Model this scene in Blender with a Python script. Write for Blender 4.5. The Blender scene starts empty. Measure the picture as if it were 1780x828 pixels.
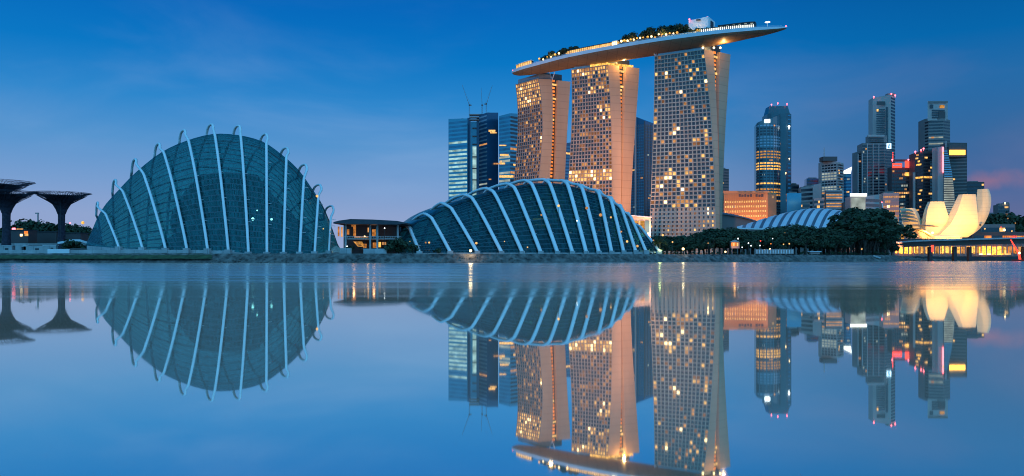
import bpy, math, random
import numpy as np
from mathutils import Vector, noise as mnoise
SC = bpy.context.scene
COL = SC.collection
# ------------------------------------------------------------ camera
F, CX, HY, CH = 1400.0, 890.0, 450.0, 1.75     # focal length in photo pixels, horizon row, eye height
cam_d = bpy.data.cameras.new('camera'); cam = bpy.data.objects.new('camera', cam_d); COL.objects.link(cam)
cam_d.sensor_fit = 'HORIZONTAL'; cam_d.sensor_width = 36.0; cam_d.lens = 36.0*F/1780.0
cam_d.shift_y = (HY-414.0)/1780.0; cam_d.clip_start = 0.1; cam_d.clip_end = 60000.0
cam.location = (0, 0, CH); cam.rotation_euler = (math.radians(90), 0, 0)
SC.camera = cam
# ------------------------------------------------------------ sky
SUN_EL, SUN_AZ = math.radians(5.0), math.radians(105.0)   # afterglow: low, to the side of the bay
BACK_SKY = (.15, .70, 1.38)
world = bpy.data.worlds.new('World'); SC.world = world; world.use_nodes = True
def build_sky():
    nt = world.node_tree; nt.nodes.clear(); N = nt.nodes.new; L = nt.links.new
    out = N('ShaderNodeOutputWorld'); bg = N('ShaderNodeBackground'); L(bg.outputs[0], out.inputs[0])
    tc = N('ShaderNodeTexCoord'); sep = N('ShaderNodeSeparateXYZ'); L(tc.outputs['Generated'], sep.inputs[0])
    def ramp(stops):
        r = N('ShaderNodeValToRGB'); r.color_ramp.interpolation = 'B_SPLINE' if len(stops) > 9 else 'LINEAR'
        e = r.color_ramp.elements
        while len(e) > 1: e.remove(e[-1])
        e[0].position = stops[0][0]; e[0].color = (*lin(stops[0][1]), 1)
        for p, c in stops[1:]:
            k = e.new(p); k.color = (*lin(c), 1)
        return r
    mp = N('ShaderNodeMapRange'); mp.inputs['From Min'].default_value = 0.0; mp.inputs['From Max'].default_value = 0.5
    L(sep.outputs['Z'], mp.inputs[0])
    left = ramp([(0, (150, 166, 206)), (.10, (142, 164, 207)), (.17, (120, 158, 208)), (.27, (82, 147, 206)), (.365, (42, 134, 204)), (.47, (2, 118, 196)), (.587, (0, 103, 187)), (1, (0, 62, 132))])
    right = ramp([(0, (105, 105, 140)), (.06, (92, 104, 146)), (.13, (76, 104, 155)), (.27, (50, 104, 159)), (.39, (34, 106, 168)), (.48, (0, 101, 170)), (.6, (0, 87, 157)), (1, (0, 50, 112))])
    L(mp.outputs[0], left.inputs[0]); L(mp.outputs[0], right.inputs[0])
    az = N('ShaderNodeMapRange'); az.interpolation_type = 'SMOOTHSTEP'
    az.inputs['From Min'].default_value = 0.02; az.inputs['From Max'].default_value = 0.52; L(sep.outputs['X'], az.inputs[0])
    mx = N('ShaderNodeMix'); mx.data_type = 'RGBA'; L(az.outputs[0], mx.inputs[0]); L(left.outputs[0], mx.inputs[6]); L(right.outputs[0], mx.inputs[7])
    # thin evening cloud: flattened noise, mostly low in the sky
    mpg = N('ShaderNodeMapping'); mpg.inputs['Scale'].default_value = (2.2, 2.2, 7.0); mpg.inputs['Rotation'].default_value = (0, .22, 0)
    L(tc.outputs['Generated'], mpg.inputs[0])
    nz = N('ShaderNodeTexNoise'); nz.inputs['Scale'].default_value = 1.6; nz.inputs['Detail'].default_value = 6; nz.inputs['Roughness'].default_value = .52; nz.inputs['Distortion'].default_value = .4
    L(mpg.outputs[0], nz.inputs[0])
    cr = N('ShaderNodeMapRange'); cr.interpolation_type = 'SMOOTHSTEP'; cr.inputs['From Min'].default_value = .46; cr.inputs['From Max'].default_value = .78; cr.inputs['To Max'].default_value = .36
    L(nz.outputs[0], cr.inputs[0])
    fade = N('ShaderNodeMapRange'); fade.inputs['From Min'].default_value = .34; fade.inputs['From Max'].default_value = .06; L(sep.outputs['Z'], fade.inputs[0])
    mul = N('ShaderNodeMath'); mul.operation = 'MULTIPLY'; L(cr.outputs[0], mul.inputs[0]); L(fade.outputs[0], mul.inputs[1])
    cc = N('ShaderNodeMix'); cc.data_type = 'RGBA'; cc.inputs[6].default_value = (*lin((150, 180, 222)), 1); cc.inputs[7].default_value = (*lin((118, 118, 158)), 1); L(az.outputs[0], cc.inputs[0])
    m2 = N('ShaderNodeMix'); m2.data_type = 'RGBA'; L(mul.outputs[0], m2.inputs[0]); L(mx.outputs[2], m2.inputs[6]); L(cc.outputs[2], m2.inputs[7])
    # one pink cloud bank low over the far shore
    def lobe(d, spread, amp):
        v = N('ShaderNodeVectorMath'); v.operation = 'SUBTRACT'; L(tc.outputs['Generated'], v.inputs[0]); v.inputs[1].default_value = d
        s = N('ShaderNodeVectorMath'); s.operation = 'DIVIDE'; L(v.outputs[0], s.inputs[0]); s.inputs[1].default_value = spread
        le = N('ShaderNodeVectorMath'); le.operation = 'LENGTH'; L(s.outputs[0], le.inputs[0])
        n2 = N('ShaderNodeTexNoise'); n2.inputs['Scale'].default_value = 38; n2.inputs['Detail'].default_value = 5; L(tc.outputs['Generated'], n2.inputs[0])
        ad = N('ShaderNodeMath'); ad.operation = 'MULTIPLY_ADD'; L(n2.outputs[0], ad.inputs[0]); ad.inputs[1].default_value = 1.5; L(le.outputs['Value'], ad.inputs[2])
        r = N('ShaderNodeMapRange'); r.interpolation_type = 'SMOOTHSTEP'; r.inputs['From Min'].default_value = 1.75; r.inputs['From Max'].default_value = .75; r.inputs['To Max'].default_value = amp
        L(ad.outputs[0], r.inputs[0]); return r
    def dirv(px, py):
        v = Vector(((px-CX)/F, 1, (HY-py)/F)); return v.normalized()
    lb = lobe(dirv(1722, 315), (.042, .042, .014), .75)
    m3 = N('ShaderNodeMix'); m3.data_type = 'RGBA'; L(lb.outputs[0], m3.inputs[0]); L(m2.outputs[2], m3.inputs[6]); m3.inputs[7].default_value = (*lin((150, 112, 140)), 1)
    # the physical sky adds a little of the afterglow
    sky = N('ShaderNodeTexSky'); sky.sky_type = 'NISHITA'; sky.sun_disc = False; sky.sun_elevation = math.radians(1.0); sky.sun_rotation = SUN_AZ
    sc = N('ShaderNodeVectorMath'); sc.operation = 'SCALE'; sc.inputs['Scale'].default_value = .0; L(sky.outputs[0], sc.inputs[0])
    sc.inputs['Scale'].default_value = .003
    # unseen sky behind the camera, brightened and tinted cyan to light the domes
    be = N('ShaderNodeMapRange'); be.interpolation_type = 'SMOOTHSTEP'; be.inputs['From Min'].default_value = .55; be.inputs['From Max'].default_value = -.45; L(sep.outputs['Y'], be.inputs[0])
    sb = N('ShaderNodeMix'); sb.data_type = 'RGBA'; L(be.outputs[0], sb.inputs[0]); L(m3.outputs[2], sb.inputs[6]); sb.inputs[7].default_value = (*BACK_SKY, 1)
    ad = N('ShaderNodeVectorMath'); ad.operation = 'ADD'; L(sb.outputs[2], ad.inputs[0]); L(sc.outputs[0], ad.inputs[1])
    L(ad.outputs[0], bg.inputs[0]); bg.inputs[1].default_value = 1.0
def lin(c): return tuple((x/255/12.92 if x/255 <= .04045 else ((x/255+.055)/1.055)**2.4) for x in c)
build_sky()
sun_d = bpy.data.lights.new('sun', 'SUN'); sun = bpy.data.objects.new('sun', sun_d); COL.objects.link(sun)
sun_d.energy = 0.06; sun_d.angle = math.radians(25); sun_d.color = (1.0, .62, .45)
sun.rotation_euler = Vector((-math.sin(SUN_AZ)*math.cos(SUN_EL), -math.cos(SUN_AZ)*math.cos(SUN_EL), -math.sin(SUN_EL))).to_track_quat('-Z', 'Y').to_euler()
SC.view_settings.view_transform = 'Standard'; SC.view_settings.look = 'None'; SC.view_settings.exposure = 0.0; SC.view_settings.gamma = 1.0
SC.view_settings.use_curve_mapping = False
SC.render.engine = 'CYCLES'; SC.cycles.filter_width = 1.05; SC.cycles.use_denoising = True; SC.cycles.max_bounces = 8; SC.cycles.transparent_max_bounces = 24
SC.cycles.sample_clamp_indirect = 6.0; SC.cycles.caustics_reflective = False; SC.cycles.caustics_refractive = False
SC.cycles.use_light_tree = True

# ------------------------------------------------------------ helpers
def X(px, Y): return (px-CX)*Y/F
def Z(py, Y): return CH+(HY-py)*Y/F
def P(px, py, Y): return Vector((X(px, Y), Y, Z(py, Y)))
ORG = {}
def tag(o, label=None, cat=None, group=None, kind=None):
    if label: o['label'] = label
    if cat: o['category'] = cat
    if group: o['group'] = group
    if kind: o['kind'] = kind
    return o
def thing(name, label, cat, loc, group=None):
    o = bpy.data.objects.new(name, None); COL.objects.link(o); o.location = loc; o.empty_display_size = .5
    ORG[o.name] = Vector(loc); return tag(o, label, cat, group)
class MB:
    def __init__(s): s.v = []; s.f = []; s.uv = []; s.mi = None
    def face(s, pts, uvs=None):
        n = len(s.v); s.v += [tuple(p) for p in pts]; s.f.append(tuple(range(n, n+len(pts))))
        s.uv += list(uvs) if uvs else [(0, 0)]*len(pts); return s
    def hexa(s, b, t):          # four bottom points, four top points, counter-clockwise from above
        n = len(s.v); s.v += [tuple(p) for p in b]+[tuple(p) for p in t]
        for f in ((3, 2, 1, 0), (4, 5, 6, 7), (0, 1, 5, 4), (1, 2, 6, 5), (2, 3, 7, 6), (3, 0, 4, 7)):
            s.f.append(tuple(n+i for i in f)); s.uv += [(0, 0)]*4
        return s
    def box(s, c, d, rz=0):
        x, y, z = d[0]/2, d[1]/2, d[2]/2; ca, sa = math.cos(rz), math.sin(rz)
        q = [(c[0]+a*ca-b*sa, c[1]+a*sa+b*ca) for a, b in ((-x, -y), (x, -y), (x, y), (-x, y))]
        return s.hexa([(a, b, c[2]-z) for a, b in q], [(a, b, c[2]+z) for a, b in q])
    def prism(s, poly, z0, z1):  # poly ccw in xy; z1 number or list
        n = len(poly); m = len(s.v); zt = z1 if isinstance(z1, (list, tuple)) else [z1]*n
        s.v += [(p[0], p[1], z0) for p in poly]+[(p[0], p[1], zt[i]) for i, p in enumerate(poly)]
        s.f.append(tuple(m+i for i in reversed(range(n)))); s.f.append(tuple(m+n+i for i in range(n))); s.uv += [(0, 0)]*2*n
        for i in range(n):
            j = (i+1) % n; s.f.append((m+i, m+j, m+n+j, m+n+i)); s.uv += [(0, 0)]*4
        return s
    def loft(s, rings, closed=True, caps=True, uv=False):
        m = len(s.v); k = len(rings[0])
        for r in rings: s.v += [tuple(p) for p in r]
        q = k if closed else k-1
        for a in range(len(rings)-1):
            for i in range(q):
                j = (i+1) % k
                s.f.append((m+a*k+i, m+a*k+j, m+(a+1)*k+j, m+(a+1)*k+i))
                if uv: s.uv += [(a, i/(k-1)), (a, (i+1)/(k-1)), (a+1, (i+1)/(k-1)), (a+1, i/(k-1))]
                else: s.uv += [(0, 0)]*4
        if caps and closed:
            s.f.append(tuple(m+i for i in reversed(range(k)))); s.f.append(tuple(m+(len(rings)-1)*k+i for i in range(k))); s.uv += [(0, 0)]*2*k
        return s
    def tube(s, path, r, n=6, flat=1.0):
        rings = []; path = [Vector(p) for p in path]
        for i, p in enumerate(path):
            t = (path[min(i+1, len(path)-1)]-path[max(i-1, 0)]).normalized()
            a = t.cross(Vector((0, 0, 1)));
            if a.length < 1e-3: a = t.cross(Vector((1, 0, 0)))
            a.normalize(); b = a.cross(t).normalized()
            rr = r[i] if isinstance(r, (list, tuple)) else r
            rings.append([p+a*(rr*math.cos(2*math.pi*(j+.5)/n))+b*(rr*flat*math.sin(2*math.pi*(j+.5)/n)) for j in range(n)])
        return s.loft(rings)
    def lathe(s, c, prof, n=16):
        return s.loft([[(c[0]+r*math.cos(2*math.pi*j/n), c[1]+r*math.sin(2*math.pi*j/n), c[2]+z) for j in range(n)] for r, z in prof])
    def ball(s, c, r, n=10, sz=1.0):
        prof = [(max(1e-3, r*math.sin(math.pi*k/6)), -r*sz*math.cos(math.pi*k/6)) for k in range(7)]
        return s.lathe(c, prof, n)
    def build(s, name, m, parent=None, smooth=False, kind=None, loc=None, label=None):
        org = ORG[parent.name] if parent else Vector(loc) if loc is not None else Vector((0, 0, 0))
        me = bpy.data.meshes.new(name); me.from_pydata([(a-org[0], b-org[1], c-org[2]) for a, b, c in s.v], [], s.f)
        if any(u != (0, 0) for u in s.uv):
            uvl = me.uv_layers.new(name='UVMap')
            uvl.data.foreach_set('uv', [x for u in s.uv for x in u])
        me.validate(); me.update()
        for mm in (m if isinstance(m, (list, tuple)) else [m]): me.materials.append(mm)
        if s.mi: me.polygons.foreach_set('material_index', s.mi)
        if smooth: me.polygons.foreach_set('use_smooth', [True]*len(me.polygons))
        o = bpy.data.objects.new(name, me); COL.objects.link(o); o.location = org if parent is None else (0, 0, 0)
        if parent: o.parent = parent
        ORG[o.name] = org
        if kind: o['kind'] = kind
        if label: o['label'] = label
        return o
def copy_tree(o, parent=None):
    c = o.copy(); COL.objects.link(c); c.parent = parent
    for ch in list(o.children): copy_tree(ch, c)
    return c

# ------------------------------------------------------------ materials
def mat(name, col, rough=.6, metal=0.0, var=.12, scale=.3, bump=0.0, bscale=2.0, spec=.5, stretch=None):
    m = bpy.data.materials.new(name); m.use_nodes = True; nt = m.node_tree; N = nt.nodes.new; L = nt.links.new
    b = nt.nodes['Principled BSDF']; b.inputs['Roughness'].default_value = rough; b.inputs['Metallic'].default_value = metal
    b.inputs['Specular IOR Level'].default_value = spec
    tc = N('ShaderNodeTexCoord'); mp = N('ShaderNodeMapping'); L(tc.outputs['Object'], mp.inputs[0])
    if stretch: mp.inputs['Scale'].default_value = stretch
    nz = N('ShaderNodeTexNoise'); nz.inputs['Scale'].default_value = scale; nz.inputs['Detail'].default_value = 6; L(mp.outputs[0], nz.inputs[0])
    r = N('ShaderNodeValToRGB'); r.color_ramp.elements[0].position = .3; r.color_ramp.elements[1].position = .7
    r.color_ramp.elements[0].color = (*[max(0, c*(1-var)) for c in col], 1); r.color_ramp.elements[1].color = (*[min(1, c*(1+var)) for c in col], 1)
    L(nz.outputs[0], r.inputs[0]); L(r.outputs[0], b.inputs['Base Color'])
    if bump:
        n2 = N('ShaderNodeTexNoise'); n2.inputs['Scale'].default_value = bscale; n2.inputs['Detail'].default_value = 5; L(mp.outputs[0], n2.inputs[0])
        bp = N('ShaderNodeBump'); bp.inputs['Strength'].default_value = bump; bp.inputs['Distance'].default_value = .3; L(n2.outputs[0], bp.inputs['Height']); L(bp.outputs[0], b.inputs['Normal'])
    return m
def seams(m, steps, w=.05, dark=.72):
    # panel joints: thin darker lines at a fixed spacing along the chosen axes
    nt = m.node_tree; N = nt.nodes.new; L = nt.links.new; b = nt.nodes['Principled BSDF']; src = b.inputs['Base Color'].links[0].from_socket
    tc = N('ShaderNodeTexCoord'); sp = N('ShaderNodeSeparateXYZ'); L(tc.outputs['Object'], sp.inputs[0]); last = None
    for ax, st in enumerate(steps):
        if not st: continue
        d = N('ShaderNodeMath'); d.operation = 'MULTIPLY'; d.inputs[1].default_value = 1/st; L(sp.outputs[ax], d.inputs[0])
        f = N('ShaderNodeMath'); f.operation = 'FRACT'; L(d.outputs[0], f.inputs[0]); l = N('ShaderNodeMath'); l.operation = 'LESS_THAN'; l.inputs[1].default_value = w; L(f.outputs[0], l.inputs[0])
        if last: x = N('ShaderNodeMath'); x.operation = 'MAXIMUM'; L(last, x.inputs[0]); L(l.outputs[0], x.inputs[1]); last = x.outputs[0]
        else: last = l.outputs[0]
    mx = N('ShaderNodeMix'); mx.data_type = 'RGBA'; mx.blend_type = 'MULTIPLY'; L(last, mx.inputs[0]); L(src, mx.inputs[6]); mx.inputs[7].default_value = (dark, dark, dark, 1); L(mx.outputs[2], b.inputs['Base Color'])
def emis(name, col, s, var=0.0, scale=.4):
    m = bpy.data.materials.new(name); m.use_nodes = True; nt = m.node_tree; nt.nodes.clear(); N = nt.nodes.new; L = nt.links.new
    o = N('ShaderNodeOutputMaterial'); e = N('ShaderNodeEmission'); e.inputs[0].default_value = (*col, 1); e.inputs[1].default_value = s
    L(e.outputs[0], o.inputs[0])
    if var:
        tc = N('ShaderNodeTexCoord'); nz = N('ShaderNodeTexNoise'); nz.inputs['Scale'].default_value = scale; nz.inputs['Detail'].default_value = 3; L(tc.outputs['Object'], nz.inputs[0])
        mr = N('ShaderNodeMapRange'); mr.inputs['From Min'].default_value = .3; mr.inputs['From Max'].default_value = .7
        mr.inputs['To Min'].default_value = s*(1-var); mr.inputs['To Max'].default_value = s*(1+var); L(nz.outputs[0], mr.inputs[0]); L(mr.outputs[0], e.inputs[1])
    m.cycles.emission_sampling = 'NONE'; return m
def dome_glass(name, tint, base, cols, rows, trans=.5, ior=1.9):
    m = bpy.data.materials.new(name); m.use_nodes = True; nt = m.node_tree; nt.nodes.clear(); N = nt.nodes.new; L = nt.links.new
    o = N('ShaderNodeOutputMaterial'); uv = N('ShaderNodeUVMap'); sp = N('ShaderNodeSeparateXYZ'); L(uv.outputs[0], sp.inputs[0])
    def line(sock, n, w):
        a = N('ShaderNodeMath'); a.operation = 'MULTIPLY'; a.inputs[1].default_value = n; L(sock, a.inputs[0])
        b = N('ShaderNodeMath'); b.operation = 'FRACT'; L(a.outputs[0], b.inputs[0])
        c = N('ShaderNodeMath'); c.operation = 'LESS_THAN'; c.inputs[1].default_value = w; L(b.outputs[0], c.inputs[0]); return c
    l1 = line(sp.outputs[0], cols, .12); l2 = line(sp.outputs[1], rows, .17)
    mx = N('ShaderNodeMath'); mx.operation = 'MAXIMUM'; L(l1.outputs[0], mx.inputs[0]); L(l2.outputs[0], mx.inputs[1])
    tr = N('ShaderNodeBsdfTransparent'); tr.inputs[0].default_value = (*tint, 1)
    # every pane sits at its own slight tilt and tint
    gl = N('ShaderNodeBsdfPrincipled'); gl.inputs['Roughness'].default_value = .09; gl.inputs['IOR'].default_value = ior; gl.inputs['Specular Tint'].default_value = (.30, .95, 1.0, 1)
    nz = N('ShaderNodeTexWhiteNoise'); nz.noise_dimensions = '2D'
    sn = N('ShaderNodeVectorMath'); sn.operation = 'MULTIPLY'; sn.inputs[1].default_value = (cols, rows, 1); L(uv.outputs[0], sn.inputs[0])
    fl = N('ShaderNodeVectorMath'); fl.operation = 'FLOOR'; L(sn.outputs[0], fl.inputs[0]); L(fl.outputs[0], nz.inputs['Vector'])
    r = N('ShaderNodeValToRGB'); r.color_ramp.elements[0].color = (*[c*.35 for c in base], 1); r.color_ramp.elements[1].color = (*[c*1.9 for c in base], 1)
    L(nz.outputs['Value'], r.inputs[0]); L(r.outputs[0], gl.inputs['Base Color'])
    mr = N('ShaderNodeMapRange'); mr.inputs['To Min'].default_value = 1-trans-.1; mr.inputs['To Max'].default_value = 1-trans+.1; L(nz.outputs['Value'], mr.inputs[0])
    s1 = N('ShaderNodeMixShader'); L(mr.outputs[0], s1.inputs[0]); L(tr.outputs[0], s1.inputs[1]); L(gl.outputs[0], s1.inputs[2])
    fr = N('ShaderNodeBsdfPrincipled'); fr.inputs['Base Color'].default_value = (.03, .085, .10, 1); fr.inputs['Roughness'].default_value = .5
    s2 = N('ShaderNodeMixShader'); L(mx.outputs[0], s2.inputs[0]); L(s1.outputs[0], s2.inputs[1]); L(fr.outputs[0], s2.inputs[2]); L(s2.outputs[0], o.inputs[0])
    return m
def water_mat():
    m = bpy.data.materials.new('bay water'); m.use_nodes = True; nt = m.node_tree; nt.nodes.clear(); N = nt.nodes.new; L = nt.links.new
    o = N('ShaderNodeOutputMaterial'); tc = N('ShaderNodeTexCoord'); sp = N('ShaderNodeSeparateXYZ'); L(tc.outputs['Object'], sp.inputs[0])
    # still water close to the near shore, wind-ruffled further out
    nz = N('ShaderNodeTexNoise'); mp = N('ShaderNodeMapping'); mp.inputs['Scale'].default_value = (.012, .10, 1); L(tc.outputs['Object'], mp.inputs[0]); L(mp.outputs[0], nz.inputs[0])
    nz.inputs['Scale'].default_value = 1.0; nz.inputs['Detail'].default_value = 4
    ma = N('ShaderNodeMath'); ma.operation = 'MULTIPLY_ADD'; L(nz.outputs[0], ma.inputs[0]); ma.inputs[1].default_value = 24; L(sp.outputs[1], ma.inputs[2])
    mr = N('ShaderNodeMapRange'); mr.interpolation_type = 'SMOOTHSTEP'; mr.inputs['From Min'].default_value = 34; mr.inputs['From Max'].default_value = 92
    mr.inputs['To Min'].default_value = .022; mr.inputs['To Max'].default_value = .20; L(ma.outputs[0], mr.inputs[0])
    n3 = N('ShaderNodeTexNoise'); mp3 = N('ShaderNodeMapping'); mp3.inputs['Scale'].default_value = (.006, .05, 1); L(tc.outputs['Object'], mp3.inputs[0]); L(mp3.outputs[0], n3.inputs[0]); n3.inputs['Detail'].default_value = 5
    m3 = N('ShaderNodeMapRange'); m3.inputs['From Min'].default_value = .3; m3.inputs['From Max'].default_value = .7; m3.inputs['To Min'].default_value = .55; m3.inputs['To Max'].default_value = 1.5; L(n3.outputs[0], m3.inputs[0])
    mu = N('ShaderNodeMath'); mu.operation = 'MULTIPLY'; L(mr.outputs[0], mu.inputs[0]); L(m3.outputs[0], mu.inputs[1])
    gl = N('ShaderNodeBsdfGlossy'); gl.inputs[0].default_value = (.80, .82, .80, 1); L(mu.outputs[0], gl.inputs['Roughness'])
    di = N('ShaderNodeBsdfDiffuse'); di.inputs[0].default_value = (.25, .12, .078, 1)
    mx = N('ShaderNodeAddShader'); L(di.outputs[0], mx.inputs[0]); L(gl.outputs[0], mx.inputs[1]); L(mx.outputs[0], o.inputs[0])
    return m
M = dict(
 rib=mat('white painted steel', (.80, .80, .78), .38, var=.05, scale=.15),
 concrete=mat('pale concrete', (.42, .42, .41), .8, var=.2, scale=.25, bump=.3),
 white=mat('white paint', (.78, .78, .78), .5, var=.06),
 dark=mat('dark metal', (.025, .03, .035), .5, var=.3),
 roofdark=mat('dark timber roof', (.03, .035, .045), .6, var=.3, scale=.6),
 rock=mat('riprap stone', (.12, .108, .095), .9, var=.75, scale=.42, bump=.9, bscale=1.6),
 grass=mat('short turf', (.045, .075, .03), .95, var=.5, scale=.5, bump=.8, bscale=3),
 land=mat('park ground', (.06, .075, .05), .95, var=.5, scale=.04, bump=.5),
 path=mat('promenade paving', (.32, .31, .30), .8, var=.15, scale=.4),
 soil=mat('bare earth', (.10, .075, .06), .95, var=.4, scale=.2, bump=.6),
 leaf=mat('dark foliage', (.028, .05, .02), .8, var=.55, scale=.6),
 leaf2=mat('olive foliage', (.04, .055, .02), .8, var=.5, scale=.6),
 bark=mat('bark', (.09, .065, .05), .9, var=.4, scale=1.5, bump=.6),
 stree=mat('planted steel trunk', (.035, .028, .045), .85, var=.6, scale=.9, bump=.8),
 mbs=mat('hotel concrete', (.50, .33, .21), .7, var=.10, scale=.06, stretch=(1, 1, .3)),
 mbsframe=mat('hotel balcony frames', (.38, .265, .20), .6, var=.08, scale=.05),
 mbsframe3=mat('hotel balcony frames with cool light tint', (.37, .35, .29), .6, var=.08, scale=.05),  # same frames, with the cooler light on the nearest tower put into the colour
 mbsglass=mat('hotel dark glass', (.018, .022, .032), .12, var=.4, scale=.3, spec=.7),
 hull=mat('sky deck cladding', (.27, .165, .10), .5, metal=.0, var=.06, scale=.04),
 fascia=mat('sky deck edge', (.62, .64, .68), .5, var=.08, scale=.1),
 crown=mat('hotel crown glass', (.20, .26, .30), .15, metal=.3, var=.25, scale=.12),
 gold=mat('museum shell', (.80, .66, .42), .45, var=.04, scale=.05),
 lightstone=mat('light stone cladding', (.42, .36, .33), .6, var=.1, scale=.03),
 greystone=mat('grey cladding', (.21, .175, .16), .6, var=.15, scale=.03),
 darkstone=mat('dark cladding', (.075, .058, .056), .55, var=.2, scale=.03),
 pinkstone=mat('pinkish cladding', (.42, .30, .27), .65, var=.12, scale=.05),
 orangestone=mat('tan cladding', (.42, .25, .13), .65, var=.12, scale=.05),
 tealdark=mat('dark teal curtain wall', (.045, .105, .125), .2, metal=.3, var=.15, scale=.03),
 bluefac=mat('blue curtain wall', (.04, .26, .36), .18, metal=.25, var=.15, scale=.03),
 navyfac=mat('navy curtain wall', (.010, .065, .13), .18, metal=.25, var=.2, scale=.03),
 tealfac=mat('teal curtain wall', (.07, .13, .15), .2, metal=.4, var=.15, scale=.03),
 band=mat('dark window strip', (.015, .02, .03), .12, var=.4, scale=.1, spec=.6),
 bandblue=mat('blue window strip', (.03, .17, .26), .1, metal=.2, var=.3, scale=.05),
 bandpale=mat('pale window strip', (.24, .34, .40), .25, metal=.5, var=.25, scale=.05),
 roofw=mat('roof light panel', (.62, .64, .68), .4, var=.06, scale=.1),
 roofd=mat('roof dark panel', (.13, .14, .17), .5, var=.1, scale=.1),
 bridge=mat('bridge concrete', (.06, .042, .034), .8, var=.2, scale=.15),
 redpaint=mat('red paint', (.55, .03, .02), .5, var=.1),
 inside=mat('dome planting', (.02, .04, .025), .95, var=.6, scale=.25, bump=.8),
 E_warm=emis('warm lit window', (1.0, .54, .17), 1.25, .5, .35),
 E_warm2=emis('soft lit window', (1.0, .45, .16), .62, .5, .3),
 E_quay=emis('golden shop glass', (1.0, .36, .04), 4.2, .7, .5),
 E_dim=emis('faintly lit window', (1.0, .42, .18), .26, .5, .3),
 E_hot=emis('bright lamp', (1.0, .70, .32), 3.6),
 E_white=emis('white lamp', (.88, .97, 1.0), 5.0),
 E_yel=emis('yellow lit glass', (1.0, .50, .10), 1.35, .7, .5),
 E_yeldim=emis('dim yellow lit glass', (1.0, .45, .10), .55, .7, .5),
 E_or=emis('orange atrium glow', (1.0, .26, .05), 1.2, .6, .15),
 E_red=emis('red lit sign', (1.0, .05, .03), 3.0),
 E_redlamp=emis('red beacon', (1.0, .12, .15), 6.0),
 E_sign=emis('golden lit sign', (1.0, .50, .06), 3.6),
 E_cyan=emis('cool lit floor', (.45, .75, .75), .75, .5, .12),
 E_pale=emis('pale lit floor', (.62, .72, .66), .50, .4, .1),
 E_strip=emis('white lit parapet', (.9, .95, .85), 2.2),
 E_blue=emis('blue lit sign', (.45, .75, 1.0), 2.6),
 E_wood=emis('timber wall with painted glow', (.85, .30, .07), .55, .6, .8),  # interior light put into the timber's emission; the walls are no lamps
)
seams(M['mbs'], (0, 0, 7.6), .09, .84); seams(M['hull'], (9, 9, 0), .06, .7); seams(M['gold'], (0, 0, 3.2), .07, .80); seams(M['concrete'], (6, 0, 0), .05, .7)
def spot(name, loc, target, power, color, angle=60, blend=.6, size=2.0):
    d = bpy.data.lights.new(name, 'SPOT'); d.energy = power; d.color = color; d.spot_size = math.radians(angle); d.spot_blend = blend; d.shadow_soft_size = size
    o = bpy.data.objects.new(name, d); COL.objects.link(o); o.location = loc
    o.rotation_euler = (Vector(target)-Vector(loc)).to_track_quat('-Z', 'Y').to_euler(); return o
def point(name, loc, power, color, size=.5):
    d = bpy.data.lights.new(name, 'POINT'); d.energy = power; d.color = color; d.shadow_soft_size = size
    o = bpy.data.objects.new(name, d); COL.objects.link(o); o.location = loc; return o

# ------------------------------------------------------------ setting: water, land, bank
SHORE = [(-2600, 340), (X(0, 340), 340), (X(300, 340), 340), (X(600, 341), 341), (X(760, 345), 345), (X(900, 354), 354), (X(1020, 372), 372), (X(1150, 398), 398),
         (X(1300, 428), 428), (X(1430, 456), 456), (X(1540, 482), 482), (X(1556, 540), 540), (X(1562, 648), 648), (X(1700, 652), 652), (2600, 660)]
def shoreY(px):
    t = [(CX+F*x/y, y) for x, y in SHORE[:11]]
    for (a, ya), (b, yb) in zip(t, t[1:]):
        if a <= px <= b: return ya+(yb-ya)*(px-a)/(b-a)
    return t[-1][1]
GZ = 3.9
w = MB(); w.face([(-9000, -400, 0), (9000, -400, 0), (9000, 9000, 0), (-9000, 9000, 0)])
water = tag(w.build('water', water_mat()), kind='structure')
g = MB()
poly = SHORE+[(9000, 700), (9000, 16000), (-9000, 16000), (-9000, 345)]
g.face([(x, y, GZ) for x, y in poly]); tag(g.build('ground', M['land']), kind='structure')
def bank():
    rnd = random.Random(4); pts = []
    for (a, b) in zip(SHORE, SHORE[1:]):
        n = max(2, int((Vector(b)-Vector(a)).length/1.1)) if abs(b[0]) < 500 and abs(a[0]) < 500 else 4
        for k in range(n): pts.append(Vector(a).lerp(Vector(b), k/n))
    pts.append(Vector(SHORE[-1])); rows = []
    K = 7
    for i, p in enumerate(pts):
        t = (pts[min(i+1, len(pts)-1)]-pts[max(i-1, 0)]).normalized(); n = Vector((t.y, -t.x))
        r = []
        for k in range(K):
            f = k/(K-1); j = 0 if k in (0,) else .42*(rnd.random()-.5)
            q = p+n*(5.2*(1-f)+(.6*(rnd.random()-.5) if 0 < k < K-1 else 0)); r.append((q.x, q.y, -.4+(GZ+.05+.4)*f+(j if k < K-1 else 0)))
        rows.append(r)
    m = MB(); m.loft(rows, closed=False, caps=False)
    return tag(m.build('shore_bank', M['rock']), kind='structure')
bank()
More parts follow.
